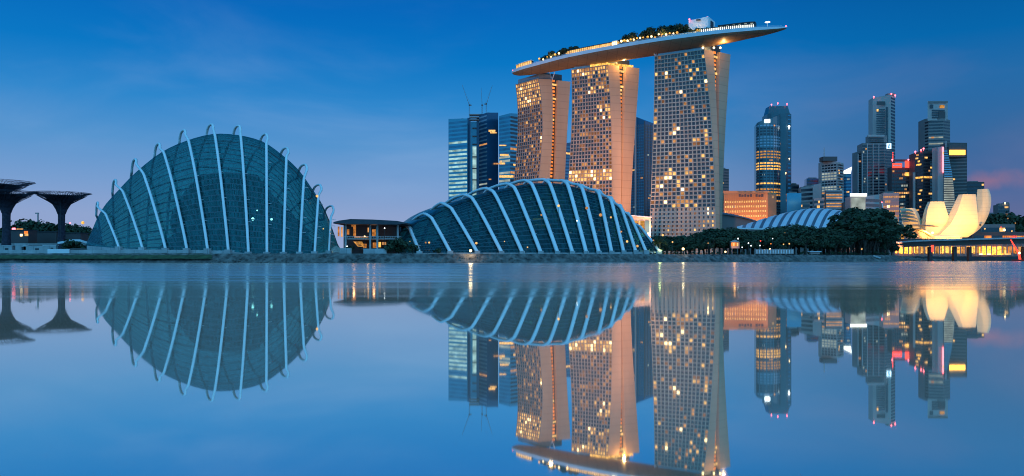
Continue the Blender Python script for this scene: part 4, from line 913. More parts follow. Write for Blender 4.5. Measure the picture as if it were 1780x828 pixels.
# --- orange lit block and casino roof
t, sp, fh, c = tower('low broad building washed in orange light with bright window rows', [(1258, 905, 333.5), (1334, 890, 335), (1349, 905, 336)], 30, 13, 'orangestone', 'E_warm2', pyvis=395, bands=['E_warm', 'band'], bandf=.4, lit=((0, 352, 360, 'E_warm', 1), (0, 369, 380, 'E_warm', 1), (0, 338, 350, 'orangestone', 1), (1, 350, 376, 'E_warm2', .4)), litn=14, seed=7, fins=24, finm='orangestone', name='lit_block', cat='building', roof=False)
for k in range(9):
    if k not in (5,): panel(t, 'sign_letter', 1284+k*4.9, 1287.6+k*4.9, 337.5+(k % 2), 342.5, 887, 'darkstone')
panel(t, 'parapet', 1257, 1336, 332, 335, 889, 'orangestone')
spot('block_flood', (X(1290, 845), 845, 8), (X(1296, 893), 893, 60), 2.4e5, (1, .32, .06), 100, .6, 4)
spot('block_flood', (X(1325, 850), 850, 8), (X(1310, 893), 893, 60), 2.0e5, (1, .32, .06), 100, .6, 4)
def casino():
    t = thing('casino_roof_hall', 'low plain grey curved roof hall beside the foot of the nearest hotel tower', 'hall', (X(1285, 800), 800, GZ)); rings = []
    for px, py in ((1249, 371), (1262, 372), (1285, 376), (1305, 381), (1325, 387), (1345, 393)): rings.append([(X(px, 790), 790, GZ), (X(px, 790), 790, Z(py+2, 790)), (X(px, 790)+6, 830, Z(py, 790)+3), (X(px, 790)+6, 830, GZ)])
    MB().loft(rings).build('wall', M['greystone'], t); MB().loft([[(a[1][0], a[1][1]-2, a[1][2]), (a[1][0], a[1][1]-2, a[1][2]+1), (a[2][0], a[2][1], a[2][2]+1), (a[2][0], a[2][1], a[2][2])] for a in rings]).build('roof', M['roofd'], t)
casino()
t = thing('podium_hall', 'white edged hall with yellow lit glass between low dome and nearest hotel tower', 'hall', (X(1112, 700), 700, GZ))
MB().hexa([(X(1090, 700), 700, GZ), (X(1131, 700), 700, GZ), (X(1131, 700), 720, GZ), (X(1090, 700), 720, GZ)], [(X(1090, 700), 700, Z(375, 700)), (X(1131, 700), 700, Z(378, 700)), (X(1131, 700), 720, Z(378, 700)), (X(1090, 700), 720, Z(375, 700))]).build('wall', M['lightstone'], t)
MB().hexa([(X(1089, 700), 697, Z(375.5, 700)), (X(1132, 700), 697, Z(379, 700)), (X(1132, 700), 722, Z(379, 700)), (X(1089, 700), 722, Z(375.5, 700))], [(X(1089, 700), 697, Z(374, 700)), (X(1132, 700), 697, Z(377.5, 700)), (X(1132, 700), 722, Z(377.5, 700)), (X(1089, 700), 722, Z(374, 700))]).build('roof', M['white'], t)
for a, b, mm in ((1098, 1102, 'E_warm2'), (1103, 1109, 'E_yeldim'), (1110.5, 1113, 'E_warm'), (1114, 1120, 'E_yeldim'), (1121.5, 1129, 'E_pale')): panel(t, 'window', a, b, 384, 405, 699.3, mm)
# --- striped arched roof hall
def striped_hall():
    Y0, Y1 = 640, 720; t = thing('striped_roof_hall', 'wide hall with an arched roof of pale and dark curved stripes', 'hall', (X(1390, Y0), Y0, GZ))
    n = 66; top = [(1281, 396), (1300, 388.5), (1325, 378), (1350, 369.5), (1375, 364.5), (1392, 363.5), (1415, 364), (1440, 367.5), (1460, 372), (1480, 378), (1500, 385)]
    bot = [(1281, 397), (1300, 398), (1500, 403)]
    def row(f, up):
        px = 1281+219*f; ptop = float(np.interp(px, [p[0] for p in top], [p[1] for p in top])); pb = float(np.interp(px, [p[0] for p in bot], [p[1] for p in bot])); r = []
        for k in range(9):
            g = k/8; Y = Y0+(Y1-Y0)*g*.75; s = math.sin(g*math.pi/2); lean = (g)*26*min(1, f*3)
            pp = px+lean; zz = Z(pb, Y0)+(Z(ptop, Y0+60)-Z(pb, Y0))*s
            r.append(Vector((X(pp, Y), Y, zz+up)))
        return r
    NS = 15
    for k in range(NS):
        a, b = k/NS, (k+.60)/NS; c = (k+1)/NS
        for q, (u, v, nm, mm, up) in enumerate(((a, b, 'pale_roof_strip', 'roofw', .5), (b, c, 'dark_roof_strip', 'roofd', 0))):
            A_, B_ = row(u, up), row(v, up); rings = [[x, y, y-Vector((0, 0, .8)), x-Vector((0, 0, .8))] for x, y in zip(A_, B_)]
            MB().loft(rings).build(nm, M[mm], t)
    m = MB()
    r0 = [row(f/20, -.9)[0] for f in range(21)]; m.loft([[p, p+Vector((0, 60, 0)), Vector((p.x, p.y+60, GZ)), Vector((p.x, p.y, GZ))] for p in r0]); m.build('wall', M['greystone'], t)
    m = MB(); m.loft([[p+Vector((0, -1, -.4)), p+Vector((0, 0, -.4)), p+Vector((0, 0, .6)), p+Vector((0, -1, .6))] for p in [row(f/20, 0)[0] for f in range(21)]]); m.build('eaves', M['white'], t)
striped_hall()
# --- round fronted tower and neighbours
Yr = 1150
cur = [(1314+43*(.5-.5*math.cos(math.pi*k/8)), Yr+14*(1-math.sin(math.pi*k/8))-4, 216.5-(19.5*k/8)**1.0) for k in range(9)]
t, *_ = tower('tall tower with a rounded glass front and yellow lit floors, white sign and red beacons', cur, 22, 46, 'tealfac', 'band', faces=[list(range(8))], pyvis=385, bandf=.5, lit=((0, 262, 275, 'E_yeldim', .5), (0, 283, 296, 'E_yel', .95), (0, 310, 320, 'E_yel', .7), (0, 327, 352, 'E_yeldim', .75), (0, 200, 262, 'bandpale', .35)), litn=16, seed=8, fins=10, finm='tealfac', roof=False)
b = [(1334, Yr+16, 182), (1341, Yr+10, 180), (1366, Yr+6, 180), (1375, Yr+14, 190), (1375.5, Yr+15, 195)]
poly = [Vector((X(a, y), y, 0)) for a, y, _ in b]; MB().prism(poly+[poly[-1]+Vector((0, 24, 0)), poly[0]+Vector((0, 24, 0))], GZ, Z(195, Yr)).build('rear_shaft', M['tealdark'], t)
c2 = [poly[0]+Vector((1, 1, 0)), poly[3]+Vector((-1, 1, 0)), poly[3]+Vector((-1, 22, 0)), poly[0]+Vector((1, 22, 0))]; zc = Z(195, Yr)
for p in c2: p.z = 0
cc = sum(c2, Vector())/4
MB().hexa([p+Vector((0, 0, zc-.3)) for p in c2], [cc+(p-cc)*.82+Vector((0, 0, Z(180.5, Yr))) for p in c2]).build('crown', M['tealdark'], t)
for k in range(26): panel(t, 'window_band', 1359, 1374, 200+k*7, 202.2+k*7, Yr+9.5 if True else 0, 'bandblue')
panel(t, 'lit_sign', 1329.5, 1338.5, 207.5, 213.5, Yr-5.5, 'E_white'); beacon(t, 1371.5, 220, Yr+5, 1.6, 'E_white')
for px, py in ((1341, 182), (1352, 179.5), (1368, 181)): beacon(t, px, py, Yr+12, .9)
for px, py in ((1372, 276), (1366, 301)): beacon(t, px, py, Yr+4, .9, 'E_hot')
tower('small dark tower just beside the rounded tower', [(1375, 1180, 320), (1389, 1185, 321)], 16, 18, 'darkstone', 'band', pyvis=385, litn=3, seed=9)
tower('low plain blue block below the rounded tower', [(1368, 1000, 336), (1393, 1005, 336)], 16, 16, 'bluefac', None, pyvis=385, seed=10, name='office_block', cat='building')
tower('dark roofed block behind the beige striped block', [(1402, 1240, 310.5), (1427, 1244, 310.5)], 20, 24, 'navyfac', 'band', pyvis=385, litn=3, seed=11)
tower('beige block with dark window stripes and a plain side', [(1392, 1100, 325), (1413, 1085, 324), (1427.5, 1095, 319)], 20, 16, 'pinkstone', 'band', pyvis=385, bands=['band', None], litn=4, seed=12)
t, *_ = tower('stepped mid height tower with warm lit front, tall antenna and dark crown', [(1428, 1130, 281), (1455, 1112, 281), (1466, 1124, 284)], 22, 34, 'lightstone', 'band', pyvis=390, lit=((0, 284, 332, 'E_pale', .45), (0, 332, 390, 'E_warm2', .45)), litn=22, seed=13, fins=5)
panel(t, 'crown', 1427.5, 1452, 273.5, 281, 1122, 'darkstone', 14); panel(t, 'front_bay', 1435, 1465, 331, 372, 1106, 'lightstone', 5)
for k in range(7): panel(t, 'window_band', 1436, 1464, 333+k*5, 335+k*5, 1103, 'E_warm2' if k % 3 else 'band', .4)
p0, p1 = P(1432.5, 276, 1120), P(1432.5, 257, 1120); MB().tube([p0, p1], [.9, .5], 5).build('antenna', M['lightstone'], t)
t, *_ = tower('slim dark tower with a bright white pointed top beside the stepped tower', [(1465, 1145, 302), (1480, 1140, 300)], 18, 26, 'navyfac', 'bandblue', pyvis=390, litn=6, seed=14, roof=False)
MB().hexa([P(1466, 302, 1139.5), P(1479, 302, 1139.5), P(1479, 302, 1142), P(1466, 302, 1142)], [P(1466, 297.5, 1139.5), P(1480.8, 290, 1139.5), P(1480.8, 290, 1142), P(1466, 297.5, 1142)]).build('lit_crown', M['E_strip'], t)
t, *_ = tower('low beige block with a white lit roof edge beside the tall dark trees', [(1478, 960, 341.5), (1505, 950, 341.5), (1530, 962, 338)], 24, 12, 'lightstone', None, pyvis=400, litn=0, seed=15, bands=[None, 'band'], name='office_block', cat='building', roof=False)
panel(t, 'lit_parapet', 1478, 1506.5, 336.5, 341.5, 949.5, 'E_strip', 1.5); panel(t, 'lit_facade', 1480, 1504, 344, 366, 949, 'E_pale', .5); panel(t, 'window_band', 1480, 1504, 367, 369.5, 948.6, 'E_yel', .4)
# --- tall pale tower and its front neighbour
t, *_ = tower('tallest slim pale tower with a dark ladder of windows and red beacons', [(1517, 1420, 170), (1548.5, 1400, 165), (1556, 1415, 167)], 26, 50, 'lightstone', None, pyvis=330, seed=16, bands=[None, 'band'], roof=False)
for k in range(19): panel(t, 'window_band', 1523.5, 1538, 190+k*3.9, 192.2+k*3.9, 1403.5, 'band')
panel(t, 'window_column', 1540, 1543, 186, 262, 1402, 'band'); panel(t, 'logo_panel', 1524, 1538.5, 176.5, 183, 1403.5, 'darkstone'); panel(t, 'window', 1524, 1527, 190, 194, 1402.8, 'E_warm')
panel(t, 'roof_block', 1541, 1553, 163.5, 167, 1410, 'greystone', 10)
for px, py in ((1519, 168.5), (1549.5, 163.5), (1556, 166)): beacon(t, px, py, 1404, 1.3)
t, *_ = tower('grey stepped tower ruled by white vertical strips, with a small blue white lit emblem', [(1499, 1234, 249), (1507.5, 1231, 249), (1538, 1228, 249), (1550.5, 1238, 249)], 28, 38, 'greystone', 'band', faces=[[0], [1], [2]], pyvis=345, bandf=.6, lit=((1, 296, 300, 'E_pale', 1),), litn=14, seed=17, roof=False, litm=('E_pale', 'E_warm2', 'E_pale'))
MB().box((X(1523, 1244), 1244, (Z(249, 1244)+Z(237.5, 1244))/2), (25, 18, 11)).build('upper_storeys', M['greystone'], t)
MB().box((X(1496, 1250), 1256, (GZ+Z(264, 1250))/2), (10, 26, Z(264, 1250)-GZ)).build('stepped_wing', M['greystone'], t)
for k in range(17): panel(t, 'window_band', 1491.6, 1499, 267+k*4.2, 269.4+k*4.2, 1242.6, 'E_warm2' if k == 3 else 'band', .5)
for k in range(3): panel(t, 'window_band', 1509, 1536, 240+k*3, 241.6+k*3, 1234.7, 'band', .5)
for px in (1491.5, 1499, 1507.5, 1517.5, 1527.5, 1538): panel(t, 'white_strip', px-.55, px+.55, 250 if px > 1500 else 268, 345, 1229, 'lightstone', 1.2)
panel(t, 'lit_parapet', 1508, 1537, 234.5, 238, 1229.5, 'lightstone', 2); panel(t, 'emblem_panel', 1541.5, 1549, 249.5, 259, 1230, 'E_blue', 1)
m = MB(); Yq = 1229.2
m.face([P(1543.5, 258, Yq), P(1546.8, 258, Yq), P(1546, 255, Yq), P(1547.2, 251.5, Yq), P(1545, 250.3, Yq), P(1544.2, 253, Yq)]); m.build('emblem', M['white'], t)
# --- red sign tower, pink block
t, *_ = tower('dark brown tower under a long red lit rooftop sign', [(1550, 1180, 290), (1583, 1172, 292)], 22, 24, 'darkstone', 'band', pyvis=372, lit=((0, 326, 336, 'E_warm2', .5), (0, 296, 304, 'E_yeldim', .0)), litn=26, seed=18, fins=8, finm='darkstone', roof=False)
panel(t, 'red_sign', 1551.5, 1567.5, 284, 292, 1170, 'E_red', 1.5); panel(t, 'red_sign', 1573.5, 1582.5, 280, 291.5, 1170, 'E_red', 1.5); panel(t, 'roof_frame', 1549, 1584, 277.5, 281, 1176, 'darkstone', 3); panel(t, 'sign_letters', 1553, 1565, 287, 288.6, 1169, 'white', .4); panel(t, 'lit_floor', 1573, 1584, 300, 306, 1170.5, 'E_yel', .6)
for px in (1551, 1579): beacon(t, px, 278, 1172, 1.2)
for k in range(5): panel(t, 'beacon_strip', 1551.2, 1552.6, 265+k*3, 266.6+k*3, 1172, 'E_red', .5)
tower('short pink lit block with bright windows in front of the red sign tower', [(1535, 900, 335.5), (1563, 893, 335.5)], 18, 13, 'pinkstone', 'E_warm2', pyvis=400, bandf=.35, lit=((0, 336, 352, 'pinkstone', .4), (0, 352, 390, 'pinkstone', .4)), litn=20, seed=19, fins=9, finm='pinkstone', name='office_block', cat='building', litm=('E_warm', 'E_hot', 'E_warm2'))
spot('block_flood', (X(1545, 850), 850, 8), (X(1549, 893), 893, 60), 1.1e5, (1, .4, .22), 80, .6, 4)
# --- notched tall tower, dark lit tower, gold sign tower
t, *_ = tower('tall grey octagonal tower narrowing in steps to a notched crown', [(1607.5, 1390, 207), (1614, 1380, 206), (1640, 1374, 206), (1651.5, 1384, 209)], 30, 44, 'greystone', 'band', pyvis=330, bandf=.45, lit=((1, 238, 244, 'E_pale', 1), (1, 250, 256, 'E_pale', 1)), litn=8, seed=20, roof=False)
MB().prism([Vector((X(1613, 1378), 1379, 0)), Vector((X(1619, 1378), 1376.5, 0)), Vector((X(1643, 1378), 1376.5, 0)), Vector((X(1648.5, 1380), 1382, 0)), Vector((X(1646, 1400), 1404, 0)), Vector((X(1616, 1400), 1404, 0))], Z(210, 1378), Z(176, 1378)).build('upper_shaft', M['lightstone'], t)
for k in range(4): panel(t, 'window_band', 1620, 1642, 191+k*4, 193.4+k*4, 1375.5, 'band')
panel(t, 'crown_opening', 1616.5, 1622, 182, 188.5, 1375.8, 'band'); panel(t, 'lit_crown_window', 1633.5, 1641.5, 183, 188, 1375.6, 'E_yeldim'); panel(t, 'crown_opening', 1631.5, 1643, 194, 206, 1375.2, 'darkstone'); panel(t, 'crown_band', 1614, 1647.5, 176, 179, 1375.3, 'greystone', 1.2)
t, *_ = tower('dark brown tower with scattered golden windows behind the first museum petal', [(1590, 1140, 266), (1605, 1126, 262), (1631, 1132, 262)], 24, 32, 'darkstone', 'band', pyvis=385, faces=[[0], [1]], lit=((1, 308, 314, 'E_yel', 1), (0, 308, 314, 'E_yel', 1)), litn=46, seed=21, roof=False, litm=('E_warm', 'E_warm2', 'E_yel'))
panel(t, 'pale_edge_strip', 1587.3, 1590.6, 300, 372, 1139, 'lightstone', 2)
for px, py in ((1591, 264), (1601, 261), (1605.5, 258.5)): beacon(t, px, py, 1128, 1.2)
t, *_ = tower('thin pale pink blade of a tower lit along its edge', [(1630, 1105, 257), (1640, 1100, 254)], 22, 20, 'lightstone', None, pyvis=385, seed=22, roof=False, name='blade_tower')
panel(t, 'lit_edge', 1638.2, 1640.6, 256, 300, 1099, 'E_redlamp', .6); panel(t, 'spire', 1643.5, 1645, 245, 262, 1101, 'lightstone', 1); beacon(t, 1641, 266.5, 1099, 2.2, 'E_warm')
cv = [(1640.5, 1098, 258), (1645, 1094, 256), (1652, 1092, 300)]
t = thing('striped_tower', 'curved sail sided tower with pale horizontal stripes', 'office tower', (X(1648, 1096), 1096, GZ))
def sail(py): return float(np.interp(py, [256, 275, 300, 330, 370, 447], [1645.5, 1650, 1655, 1658.5, 1661, 1662]))
rings = []
for py in range(256, 450, 8): z = Z(py, 1096); rings.append([(X(1640.5, 1096), 1096, z), (X(sail(py), 1092), 1092, z), (X(sail(py), 1092)+2, 1112, z), (X(1641, 1112), 1112, z)])
MB().loft(rings[::-1]).build('body', M['greystone'], t)
for k in range(31):
    py = 262+k*4; panel(t, 'window_band', 1641.3, sail(py)-.6, py, py+2.0, 1091.4, 'bandpale' if k < 12 else 'E_pale', 1.2)
t, *_ = tower('dark tower with a wide glowing golden sign on top', [(1646, 1120, 248), (1681, 1112, 248.5)], 26, 34, 'darkstone', 'greystone', pyvis=385, bandf=.35, litn=6, seed=23, roof=False)
panel(t, 'gold_sign', 1650.5, 1677.5, 261, 269.5, 1110, 'E_sign', 1.5); panel(t, 'sign_surround', 1649, 1680, 250, 273.5, 1111.2, 'darkstone', 1)
tower('broad plain dark block beyond the museum petals', [(1679, 1240, 316), (1711, 1232, 316.5)], 24, 20, 'darkstone', 'band', pyvis=385, litn=2, seed=24, name='office_block', cat='building')
t, *_ = tower('lone grey block on the far shore past the museum', [(1735, 1300, 356), (1755, 1292, 354)], 20, 14, 'greystone', 'band', pyvis=395, litn=2, seed=25, name='office_block', cat='building', fins=6, finm='greystone'); panel(t, 'roof_house', 1745, 1752, 352, 355, 1300, 'greystone', 6); beacon(t, 1747, 353, 1292, 1.3, 'E_hot')
tower('low dark block half hidden behind the curved museum petal', [(1712, 1280, 372), (1736, 1276, 372)], 18, 10, 'darkstone', 'band', pyvis=400, litn=3, seed=26, name='office_block', cat='building')
tower('squat brown building at the picture edge on the far shore', [(1776, 1250, 382), (1800, 1246, 382)], 18, 8, 'pinkstone', 'band', pyvis=400, litn=2, seed=27, name='office_block', cat='building')
t, *_ = tower('long low white waterfront building past the museum', [(1706, 800, 390), (1764, 795, 390)], 14, 4, 'greystone', 'band', pyvis=430, litn=6, seed=28, name='waterfront_building', cat='building', roof=False)
tower('long low terrace building with reddish lights beneath the white waterfront building', [(1690, 740, 404), (1800, 736, 403)], 14, 3, 'darkstone', 'band', pyvis=430, litn=14, seed=29, name='terrace_building', cat='building', litm=('E_or', 'E_warm2', 'E_red'), roof=False)
for px, py, r, mm, lab in ((1746, 400, 1.5, 'E_hot', 'brightest street lamp on the far terrace past the museum'), (1712, 398, 1.0, 'E_warm', 'lamp on the far terrace closest to the curved museum petal'), (1759, 402, .9, 'E_warm', 'low double lamp on the far terrace right beside the brightest one'), (1752, 380, .8, 'E_warm2', 'dim lamp in the dark trees over the white waterfront building'), (1765, 388, .7, 'E_warm2', 'dim lamp low in the dark trees at the picture edge'), (1740, 395, .6, 'E_red', 'small red lamp on the far terrace')):
    lamp_in(px, py, 730, r, M[mm], lab)
for i, (px, py) in enumerate(((1729, 378), (1741, 374), (1750, 369), (1757, 372), (1764, 378), (1772, 381), (1780, 384), (1788, 386), (1735, 382), (1768, 380))):
    tree_px(('round0', 'wide0', 'round1')[i % 3], px, py, 860+i*5, 'dark far tree on the wooded rise past the museum', 'far trees on the wooded rise past the museum', z=GZ+6)
# --- low infill blocks so the far shore reads as built up
for i, (a, b, py) in enumerate(((1385, 1408, 352), (1415, 1432, 345), (1466, 1480, 352), (1505, 1520, 352), (1562, 1592, 362))):
    tower(('short dim infill block before the small dark tower', 'short dim infill block under the antenna tower', 'short dim infill block under the white pointed tower', 'short dim infill block behind the tall dark trees', 'short dim infill block beside the pink lit block')[i], [(a, 1040+i*8, py), (b, 1036+i*8, py)], 16, 12, ('greystone', 'pinkstone', 'darkstone')[i % 3], 'band', pyvis=400, litn=8, seed=60+i, name='office_block', cat='building', roof=False)

# ------------------------------------------------------------ lotus museum
def petal(t, rows, Y, thick, lean, name='petal', m_='gold'):
    """rows: (py, left px, right px, back shift px) from base to tip"""
    rings = []; n = len(rows)
    for i, (py, l, r, bs) in enumerate(rows):
        f = i/(n-1); y = Y-lean*math.sin(f*math.pi*.5)+5*(1-f); bulge = 1.6*(1-f*.5); th = thick*(1-.45*f)
        L_, R_ = P(l, py, y), P(r, py, y); z = L_.z; R_.z = z; ring = []
        for k in range(7):
            u = k/6; p = L_.lerp(R_, u); ring.append(p+Vector((0, -bulge*math.sin(math.pi*u), 0)))
        s = bs*Y/F
        ring += [R_+Vector((s+.3, th, 0)), L_.lerp(R_, .5)+Vector((s, th*.8, -.6)), L_+Vector((s-.3, th, 0))]; rings.append(ring)
    pts = rings; fine = []
    for i in range((n-1)*4+1): fine.append([cr([r[k] for r in pts], i/4) for k in range(10)])
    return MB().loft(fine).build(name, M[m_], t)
def museum():
    Y = 690; t = thing('lotus_museum', 'white lotus shaped museum of tall curved petals glowing gold from below', 'museum', (X(1660, Y), Y+10, GZ))
    petal(t, [(413, 1612, 1676, 0), (405, 1610, 1669, 0), (394, 1608.8, 1656, 1), (388, 1609.2, 1653, 1), (375, 1610.5, 1648.5, 1), (362, 1613.2, 1644.5, 1), (350.6, 1617.5, 1641, 1)], Y, 9, 3)
    petal(t, [(413, 1630, 1682, 0), (405, 1637, 1693, -1), (396, 1646, 1699, -1), (388, 1653.2, 1700, -2), (375, 1660.5, 1699.5, -4.5), (360, 1667, 1698.3, -4.5), (347, 1671, 1697, -3), (338, 1674, 1696, -2)], Y-5, 8, 4)
    petal(t, [(413, 1655, 1681, 0), (404, 1668, 1696, 0), (391, 1688, 1709.5, -2), (380, 1696, 1715.5, -4), (372, 1700, 1719, -6), (360, 1705.5, 1722, -7.5), (350, 1708.8, 1723, -8), (340, 1710.2, 1722.3, -7), (328.6, 1710.4, 1718.8, -6)], Y+2, 7, 2)
    petal(t, [(413, 1588, 1622, 0), (400, 1577, 1612, 1), (389, 1569.5, 1600.5, 6), (378, 1567, 1595, 9), (369, 1565.6, 1589.5, 10), (362, 1565.4, 1585.6, 8)], Y+10, 7, 2)
    petal(t, [(413, 1568, 1600, 0), (397, 1555, 1576, 3), (389, 1551.5, 1562, 6), (381, 1550, 1556.5, 7), (376, 1549.5, 1553, 7)], Y+16, 6, 1)
    petal(t, [(413, 1596, 1650, 0), (398, 1598, 1645, 0), (388, 1600, 1640, 3), (380, 1602, 1625, 5)], Y+20, 8, 1)
    for py in (367, 373, 379, 385):
        u = (py-362)/27; l, r = 1565.8+u*3, 1586.5+u*13; m = MB(); m.loft([[P(l+.5, py, Y+5.2), P(l+.5, py+1.8, Y+5.2), P(l+.5, py+1.8, Y+7), P(l+.5, py, Y+7)], [P((l+r)/2, py-1.4, Y+3.6), P((l+r)/2, py+.4, Y+3.6), P((l+r)/2, py+.4, Y+7), P((l+r)/2, py-1.4, Y+7)], [P(r-1, py, Y+5.2), P(r-1, py+1.8, Y+5.2), P(r-1, py+1.8, Y+7), P(r-1, py, Y+7)]]); m.build('petal_groove', M['roofd'], t)
    m = MB(); m.ball(P(1704, 391.5, Y-2.5), .9, 10); m.build('round_window', M['dark'], t)
    m = MB(); m.lathe((X(1640, Y), Y+8, GZ), [(18, 0), (18, Z(411, Y)-GZ), (15, Z(409, Y)-GZ)], 20); m.build('base_drum', M['gold'], t)
    for px, yy, pw in ((1614, -30, 2.6e4), (1636, -34, 3.6e4), (1666, -36, 4.6e4), (1700, -30, 5.2e4), (1580, -22, 1.2e4), (1735, -26, 1.2e4)):
        p = P(px, 412, Y+yy); p.z = 21.0; spot('petal_uplight', p, P(px*.6+1660*.4, 372, Y+4), pw*UP, (1, .51, .13), 120, .5, 1.5)
museum()
def shell_canopies():
    Y = 655
    for rows, lab, mm in ((((1540, 401), (1550, 397.5), (1562, 397), (1575, 401), (1586, 408), (1592, 414)), 'arched yellow lit glass hall with a pale shell edge beside the museum', 'E_yel'), (((1572, 400), (1582, 398), (1596, 400), (1608, 405), (1618, 412)), 'pale curved shell canopy between the lit arch and the museum', None)):
        t = thing('shell_canopy', lab, 'canopy', (X(rows[0][0]+15, Y), Y, GZ)); yo = Y if mm else Y+14
        rings = [[(X(px, yo), yo-4, Z(py, yo)), (X(px, yo), yo-4, Z(py, yo)+.9), (X(px+6, yo), yo+14, Z(py-1, yo)+1.5), (X(px+6, yo), yo+14, Z(py-1, yo)+.5)] for px, py in rows]
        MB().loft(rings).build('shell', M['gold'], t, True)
        if mm:
            for k in range(9):
                a = 1541.5+k*3.4; tp = float(np.interp(a+1.5, [r[0] for r in rows], [r[1] for r in rows]))+3.2; panel(t, 'glass_pane', a, a+2.8, tp, 418, yo-1, 'E_yel' if k < 5 else 'E_yeldim', .3)
        m = MB(); m.loft([[(X(px, yo), yo+1, GZ), (X(px, yo), yo+1, Z(py, yo)-.3), (X(px, yo), yo+10, Z(py, yo)-.3), (X(px, yo), yo+10, GZ)] for px, py in rows]); m.build('wall', M['pinkstone'], t)
    t = thing('thin_canopy', 'long thin pointed canopy blade over the shell canopies', 'canopy', (X(1570, Y+4), Y+4, GZ)); rings = []
    for px, py, h in ((1542, 396, .4), (1555, 393.2, .9), (1572, 391.5, 1.0), (1590, 391, .8), (1610, 392, .6), (1629, 393.6, .2)): p = P(px, py, Y+4); rings.append([p+Vector((0, -3, -h)), p+Vector((0, 6, -h)), p+Vector((0, 6, h*.3)), p+Vector((0, -3, h*.3))])
    MB().loft(rings).build('blade', M['greystone'], t, True); m = MB()
    for px in (1548, 1565, 1585): p = P(px, 393, Y+5); m.tube([(p.x, p.y, GZ), p], .35, 6)
    m.build('support_post', M['gold'], t)
    for px, py0, py1, lab in ((1537, 352, 395, 'tall leaning white mast before the pink lit block'), (1552.5, 372, 398, 'short leaning white mast beside the museum shells')):
        t = thing('leaning_mast', lab, 'mast', (X(px, Y+8), Y+8, GZ)); a = P(px-4, py0, Y+8); b = P(px+3, py1, Y+8); MB().tube([(b.x+2, b.y, GZ), b, a], [.8, .7, .3], 6).build('mast_pole', M['white'], t); MB().ball(a, .55, 8).build('mast_tip', M['E_redlamp'], t)
    for px, py, r, mm in ((1573, 394.5, 1.2, 'E_hot'), (1621, 405, 1.5, 'E_hot'), (1600, 413, .8, 'E_yel'), (1612, 414, .8, 'E_yel')):
        lamp_in(px, py, Y-3 if px < 1600 else 664, r, M[mm], {1573: 'bright lamp under the thin canopy blade', 1621: 'brightest lamp at the foot of the first museum petal', 1600: 'yellow lamp low beside the shell canopies', 1612: 'yellow lamp low between shells and museum'}[px])
    for px, pw in ((1560, 5000), (1600, 6000)): spot('canopy_glow', P(px, 412, Y-8)+Vector((0, 0, 3)), P(px, 400, Y+6), pw, (1, .55, .15), 130, .5, 1)
shell_canopies()
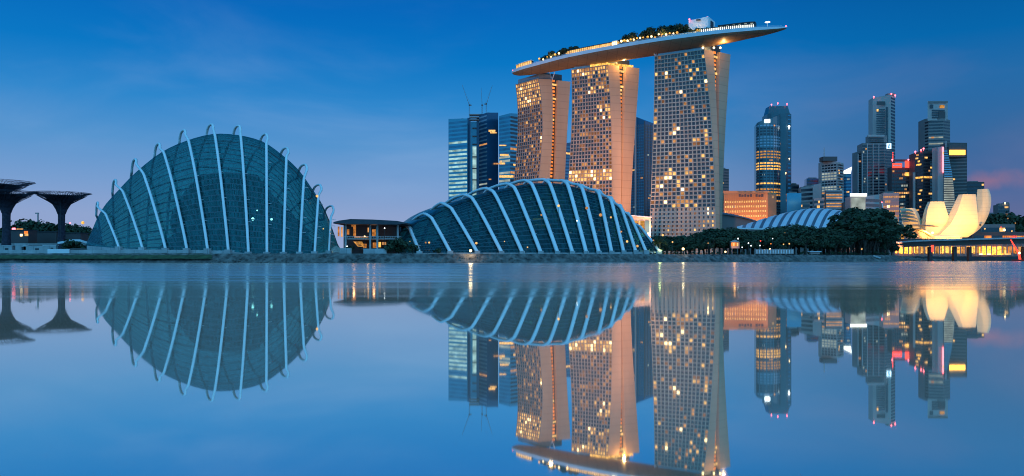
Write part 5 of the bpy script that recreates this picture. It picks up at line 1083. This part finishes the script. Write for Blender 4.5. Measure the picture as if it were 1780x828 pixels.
# ------------------------------------------------------------ bridge and the lit quay under it
def bridge():
    Y = 600; t = thing('road_bridge', 'long low dark road bridge crossing in front of the lotus museum', 'bridge', (X(1660, Y), Y, GZ)); xs = [1500+i*20 for i in range(24)]
    def top(px): return float(np.interp(px, [1500, 1555, 1600, 1700, 1780, 2000], [423, 420, 417.5, 414.5, 412.5, 410]))
    MB().loft([[(X(px, Y), Y, Z(top(px)+7.5, Y)), (X(px, Y), Y, Z(top(px)+1.5, Y)), (X(px, Y), Y+16, Z(top(px)+1.5, Y)), (X(px, Y), Y+16, Z(top(px)+7.5, Y))] for px in xs]).build('girder', M['bridge'], t)
    MB().loft([[(X(px, Y), Y-1.2, Z(top(px)+2.6, Y)), (X(px, Y), Y-1.2, Z(top(px), Y)), (X(px, Y), Y-.8, Z(top(px), Y)), (X(px, Y), Y-.8, Z(top(px)+2.6, Y))] for px in xs]).build('parapet', M['concrete'], t)
    MB().loft([[(X(px, Y), Y-.9, Z(top(px)+11, Y)), (X(px, Y), Y-.9, Z(top(px)+7, Y)), (X(px, Y), Y+2, Z(top(px)+7, Y)), (X(px, Y), Y+2, Z(top(px)+11, Y))] for px in xs]).build('lower_girder', M['bridge'], t)
    for px in (1625, 1668, 1694, 1790):
        m = MB(); m.box((X(px, Y), Y+7, Z(438, Y)/2), (2.2, 3, Z(424, Y)+1.5)); m.build('pier', M['dark'], t)
    m = MB()
    for px in range(1560, 1800, 4): p = Vector((X(px, Y), Y-.9, Z(top(px), Y))); m.tube([p, p+Vector((0, 0, 1.1))], .07, 4)
    m.tube([Vector((X(px, Y), Y-.9, Z(top(px), Y)+1.1)) for px in xs], .09, 4); m.build('railing', M['dark'], t)
    p = P(1621, 430, Y-2); q = thing('red_marker', 'upright red glowing marker board beside the bridge pier', 'marker', (p.x, p.y, 0)); MB().box((p.x, p.y, (Z(438.5, Y)+Z(426.5, Y))/2), (1.6, .5, Z(426.5, Y)-Z(438.5, Y))).build('board', M['E_red'], q); MB().tube([(p.x, p.y+.4, -1), (p.x, p.y+.4, Z(427, Y))], .25, 5).build('post', M['dark'], q)
    # lit quay arcade
    Yq = 652; t = thing('quay_arcade', 'golden lit shop arcade along the quay under the bridge', 'arcade', (X(1670, Yq), Yq, GZ)); rnd = random.Random(9)
    MB().box(((X(1556, Yq)+X(1800, Yq))/2, Yq+8, (GZ+Z(418, Yq))/2), (X(1800, Yq)-X(1556, Yq), 14, Z(418, Yq)-GZ)).build('wall', M['pinkstone'], t)
    MB().box(((X(1556, Yq)+X(1800, Yq))/2, Yq+5, Z(417, Yq)), (X(1800, Yq)-X(1556, Yq)+2, 18, 1.0)).build('roof', M['dark'], t)
    MB().box(((X(1556, Yq)+X(1800, Yq))/2, Yq-3.5, 1.2), (X(1800, Yq)-X(1556, Yq), 3, 4.4)).build('quay_edge', M['dark'], t)
    px = 1557.0
    while px < 1780:
        w_ = 1.2+2.4*rnd.random(); e = 'E_quay' if (px < 1578 or 1700 < px < 1740) else rnd.choice(['E_quay', 'E_yeldim', 'E_yel', 'E_warm2', 'E_yel'])
        if px > 1748: e = rnd.choice(['E_or', 'E_warm2', 'E_yeldim'])
        panel(t, 'shop_window', px, px+w_, 428+1.5*rnd.random(), 440+1.5*rnd.random(), Yq+.6, e, .4); px += w_+.5+.9*rnd.random()
    for px in range(1560, 1790, 9): m = MB(); m.box((X(px, Yq), Yq-1.2, (GZ+Z(418, Yq))/2), (.7, .7, Z(418, Yq)-GZ)); m.build('pillar', M['pinkstone'], t)
    for a, b, mm in ((1702, 1708, 'E_hot'), (1709, 1714, 'E_quay'), (1716, 1722, 'E_hot'), (1724, 1731, 'E_quay'), (1733, 1744, 'E_quay'), (1746, 1757, 'E_warm')): panel(t, 'quay_light_strip', a, b, 441, 443, Yq-5.1, mm, .3)
    a, b = P(1757, 417, 575), P(1771, 441, 575); t = thing('red_boom', 'slanting red lit boom rising from the water at the picture edge', 'boom', (b.x, b.y, 0))
    MB().tube([(b.x+1.2, b.y, -.6), b, a], [.9, .8, .35], 6).build('boom_arm', M['E_red'], t); MB().ball(b+Vector((0, -.6, .4)), .9, 8).build('lamp_head', M['E_hot'], t); MB().loft([[(b.x+x, b.y-1.6*w_, -.3), (b.x+x, b.y+1.6*w_, -.3), (b.x+x, b.y+2*w_, 1.2), (b.x+x, b.y-2*w_, 1.2)] for x, w_ in ((-5, .2), (-3, 1), (3, 1), (5, .5))]).build('boat_hull', M['redpaint'], t)
bridge()
# ------------------------------------------------------------ park trees on the near bank
def park():
    rnd = random.Random(15); top = [(1118, 410), (1135, 412), (1150, 408), (1180, 409), (1205, 410), (1230, 402), (1245, 395), (1265, 396), (1285, 399), (1310, 401), (1330, 398), (1360, 394), (1385, 390), (1400, 393), (1430, 398), (1455, 390), (1470, 372), (1482, 352), (1497, 338), (1512, 343), (1528, 352), (1540, 378), (1548, 412), (1556, 424)]
    n = 0
    for row, (dy, drop, step) in enumerate(((95, 0, 8.5), (55, 7, 9), (24, 15, 10))):
        px = 1121+row*3.0
        while px < 1552:
            pt = float(np.interp(px, [p[0] for p in top], [p[1] for p in top])); tall = pt < 385
            if row == 2 and rnd.random() < .35: px += step; continue
            pyt = pt+drop*(1+.5*rnd.random())+3*rnd.random()*(row == 0)+(tall and row)*7
            Y = min(shoreY(px)+dy*(.8+.4*rnd.random()), 600); key = 'tall0' if tall else rnd.choice(['round0', 'round1', 'round2', 'wide0', 'wide1'])
            zone = 'beside the narrow end of the low dome' if px < 1175 else 'before the foot of the nearest hotel tower' if px < 1262 else 'before the striped arched roof' if px < 1462 else 'in the tall dark clump before the beige block' if px < 1540 else 'where the bank ends at the bridge'
            kind = ('back row park tree', 'middle row park tree', 'front row park tree')[row]
            tree_px(key, px, pyt, Y, ('tall dark ' if tall else 'dark ')+kind+' '+zone, kind+'s '+zone, wide=1.25 if not tall else 1.5); n += 1
            px += step*(.8+.4*rnd.random())*(.8 if tall else 1)
    for i in range(40):
        px = 1128+i*10.6+4*rnd.random(); Y = shoreY(px)+5+8*rnd.random()
        if 1310 < px < 1385: continue
        tree_px('bush0', px, 440-3*rnd.random(), Y, 'low dark shrub along the top of the stone bank below the park trees', 'shrubs along the stone bank below the park trees', name='shrub', cat='shrub')
park()
tree_px('wide0', 1147, 411, shoreY(1147)+12, 'uplit pale green tree beside the narrow end of the low dome', wide=.7); point('tree_uplight', P(1147, 434, shoreY(1147)+9), 500, (.8, 1, .35), .5)
for px, py, r, mm, lab, dy in ((1187.5, 433, .95, 'E_hot', 'brightest shore lamp on the stone bank past the low dome', 2), (1261, 438, .7, 'E_hot', 'second bright shore lamp, low on the bank before the dark trees', 2), (1152, 409, .9, 'E_warm', 'orange lamp at the foot of the nearest hotel tower above the trees', 60), (1136, 418, .5, 'E_warm2', 'dim lamp in the trees nearest the low dome', 10), (1169, 421, .55, 'E_warm', 'small lamp between uplit tree and brightest shore lamp', 12), (1231, 423, .5, 'E_warm2', 'dim amber lamp in the park trees before the hotel foot', 12),
    (1283, 415, .5, 'E_white', 'small white lamp above the orange lit kiosk', 12), (1301, 423, .45, 'E_white', 'small white lamp just past the orange lit kiosk', 10), (1305.5, 427.5, .4, 'E_white', 'lower small white lamp past the orange lit kiosk', 8), (1322, 419, .5, 'E_red', 'small red lamp over the pink hoarding', 12), (1321, 427, .45, 'E_white', 'small white lamp over the pink hoarding', 9), (1340, 424, .5, 'E_or', 'orange lamp over the middle of the pink hoarding', 10), (1343, 415, .35, 'E_white', 'tiny high lamp in the trees over the pink hoarding', 12), (1362, 425, .5, 'E_warm', 'first of a pair of warm lamps in the trees past the hoarding', 10), (1372, 424, .6, 'E_warm', 'brighter of a pair of warm lamps in the trees past the hoarding', 10), (1364, 405, .5, 'E_warm2', 'amber glow high in the trees before the striped roof', 40),
    (1467, 399, 1.1, 'E_hot', 'orange lamp where the striped roof meets the tall dark trees', 110), (1498, 433, .7, 'E_warm', 'pinkish lamp low in the tall dark trees near the water', 8), (1290, 430, .3, 'E_white', 'tiny lamp right below the orange lit kiosk', 6)):
    lamp_in(px, py, shoreY(px)+dy, r, M[mm], lab)
point('shore_lamp_glow', P(1187.5, 432, shoreY(1187)+.5), 500, (1, .8, .45), .5)
def kiosk():
    Y = shoreY(1277)+10; t = thing('lit_kiosk', 'small orange lit kiosk with a peaked roof under the park trees', 'kiosk', (X(1277, Y), Y, GZ)); panel(t, 'wall', 1270, 1284, 421, 432, Y, 'pinkstone', 3)
    for k in range(4): panel(t, 'window', 1271+k*3.3, 1273.3+k*3.3, 422.5, 428, Y-1.7, 'E_warm' if k % 2 else 'E_or', .3)
    MB().hexa([P(1268, 421, Y-2.5), P(1286, 421, Y-2.5), P(1286, 421, Y+2.5), P(1268, 421, Y+2.5)], [P(1276, 417, Y-.2), P(1278, 417, Y-.2), P(1278, 417, Y+.2), P(1276, 417, Y+.2)]).build('roof', M['pinkstone'], t); point('kiosk_glow', P(1277, 425, Y-4), 500, (1, .45, .12), .5)
    Y = shoreY(1346)+1.5; t = thing('event_hoarding', 'long pale pink hoarding standing on the stone bank', 'hoarding', (X(1346, Y), Y, GZ)); panel(t, 'board', 1313, 1380, 433.5, 441.5, Y, 'pinkstone', .5)
    for k in range(14): panel(t, 'board_stripe', 1315+k*4.7, 1316.4+k*4.7, 434.5, 441, Y-.3, 'white', .12)
    m = MB()
    for k in range(8): m.tube([P(1314+k*9.3, 445, Y+.7), P(1314+k*9.3, 431.5, Y+.7)], .12, 5)
    m.build('support_post', M['dark'], t)
    Y = shoreY(1418)+2; t = thing('park_shelter', 'small pinkish shelter on the bank between hoarding and tall dark trees', 'shelter', (X(1418, Y), Y, GZ)); panel(t, 'wall', 1408, 1424, 438.5, 442, Y, 'pinkstone', 2); panel(t, 'roof', 1406, 1426, 437, 438.5, Y, 'roofw', 3.5)
    Y = shoreY(1525)-1; t = thing('slipway_ramp', 'short pale ramp on the bank below the tall dark trees', 'ramp', (X(1525, Y), Y, 0)); MB().hexa([P(1518, 446, Y-3), P(1529, 450, Y-4), P(1532, 449, Y), P(1521, 445, Y+2)], [P(1518, 444.5, Y-3), P(1529, 448.7, Y-4), P(1532, 447.7, Y), P(1521, 443.5, Y+2)]).build('ramp_slab', M['concrete'], t)
kiosk()
for k, (p, H) in PROTO.items():
    if not p['used']:
        for ch in list(p.children): bpy.data.objects.remove(ch)
        bpy.data.objects.remove(p)
    else: del p['used']
for o in bpy.data.objects:
    if 'used' in o: del o['used']
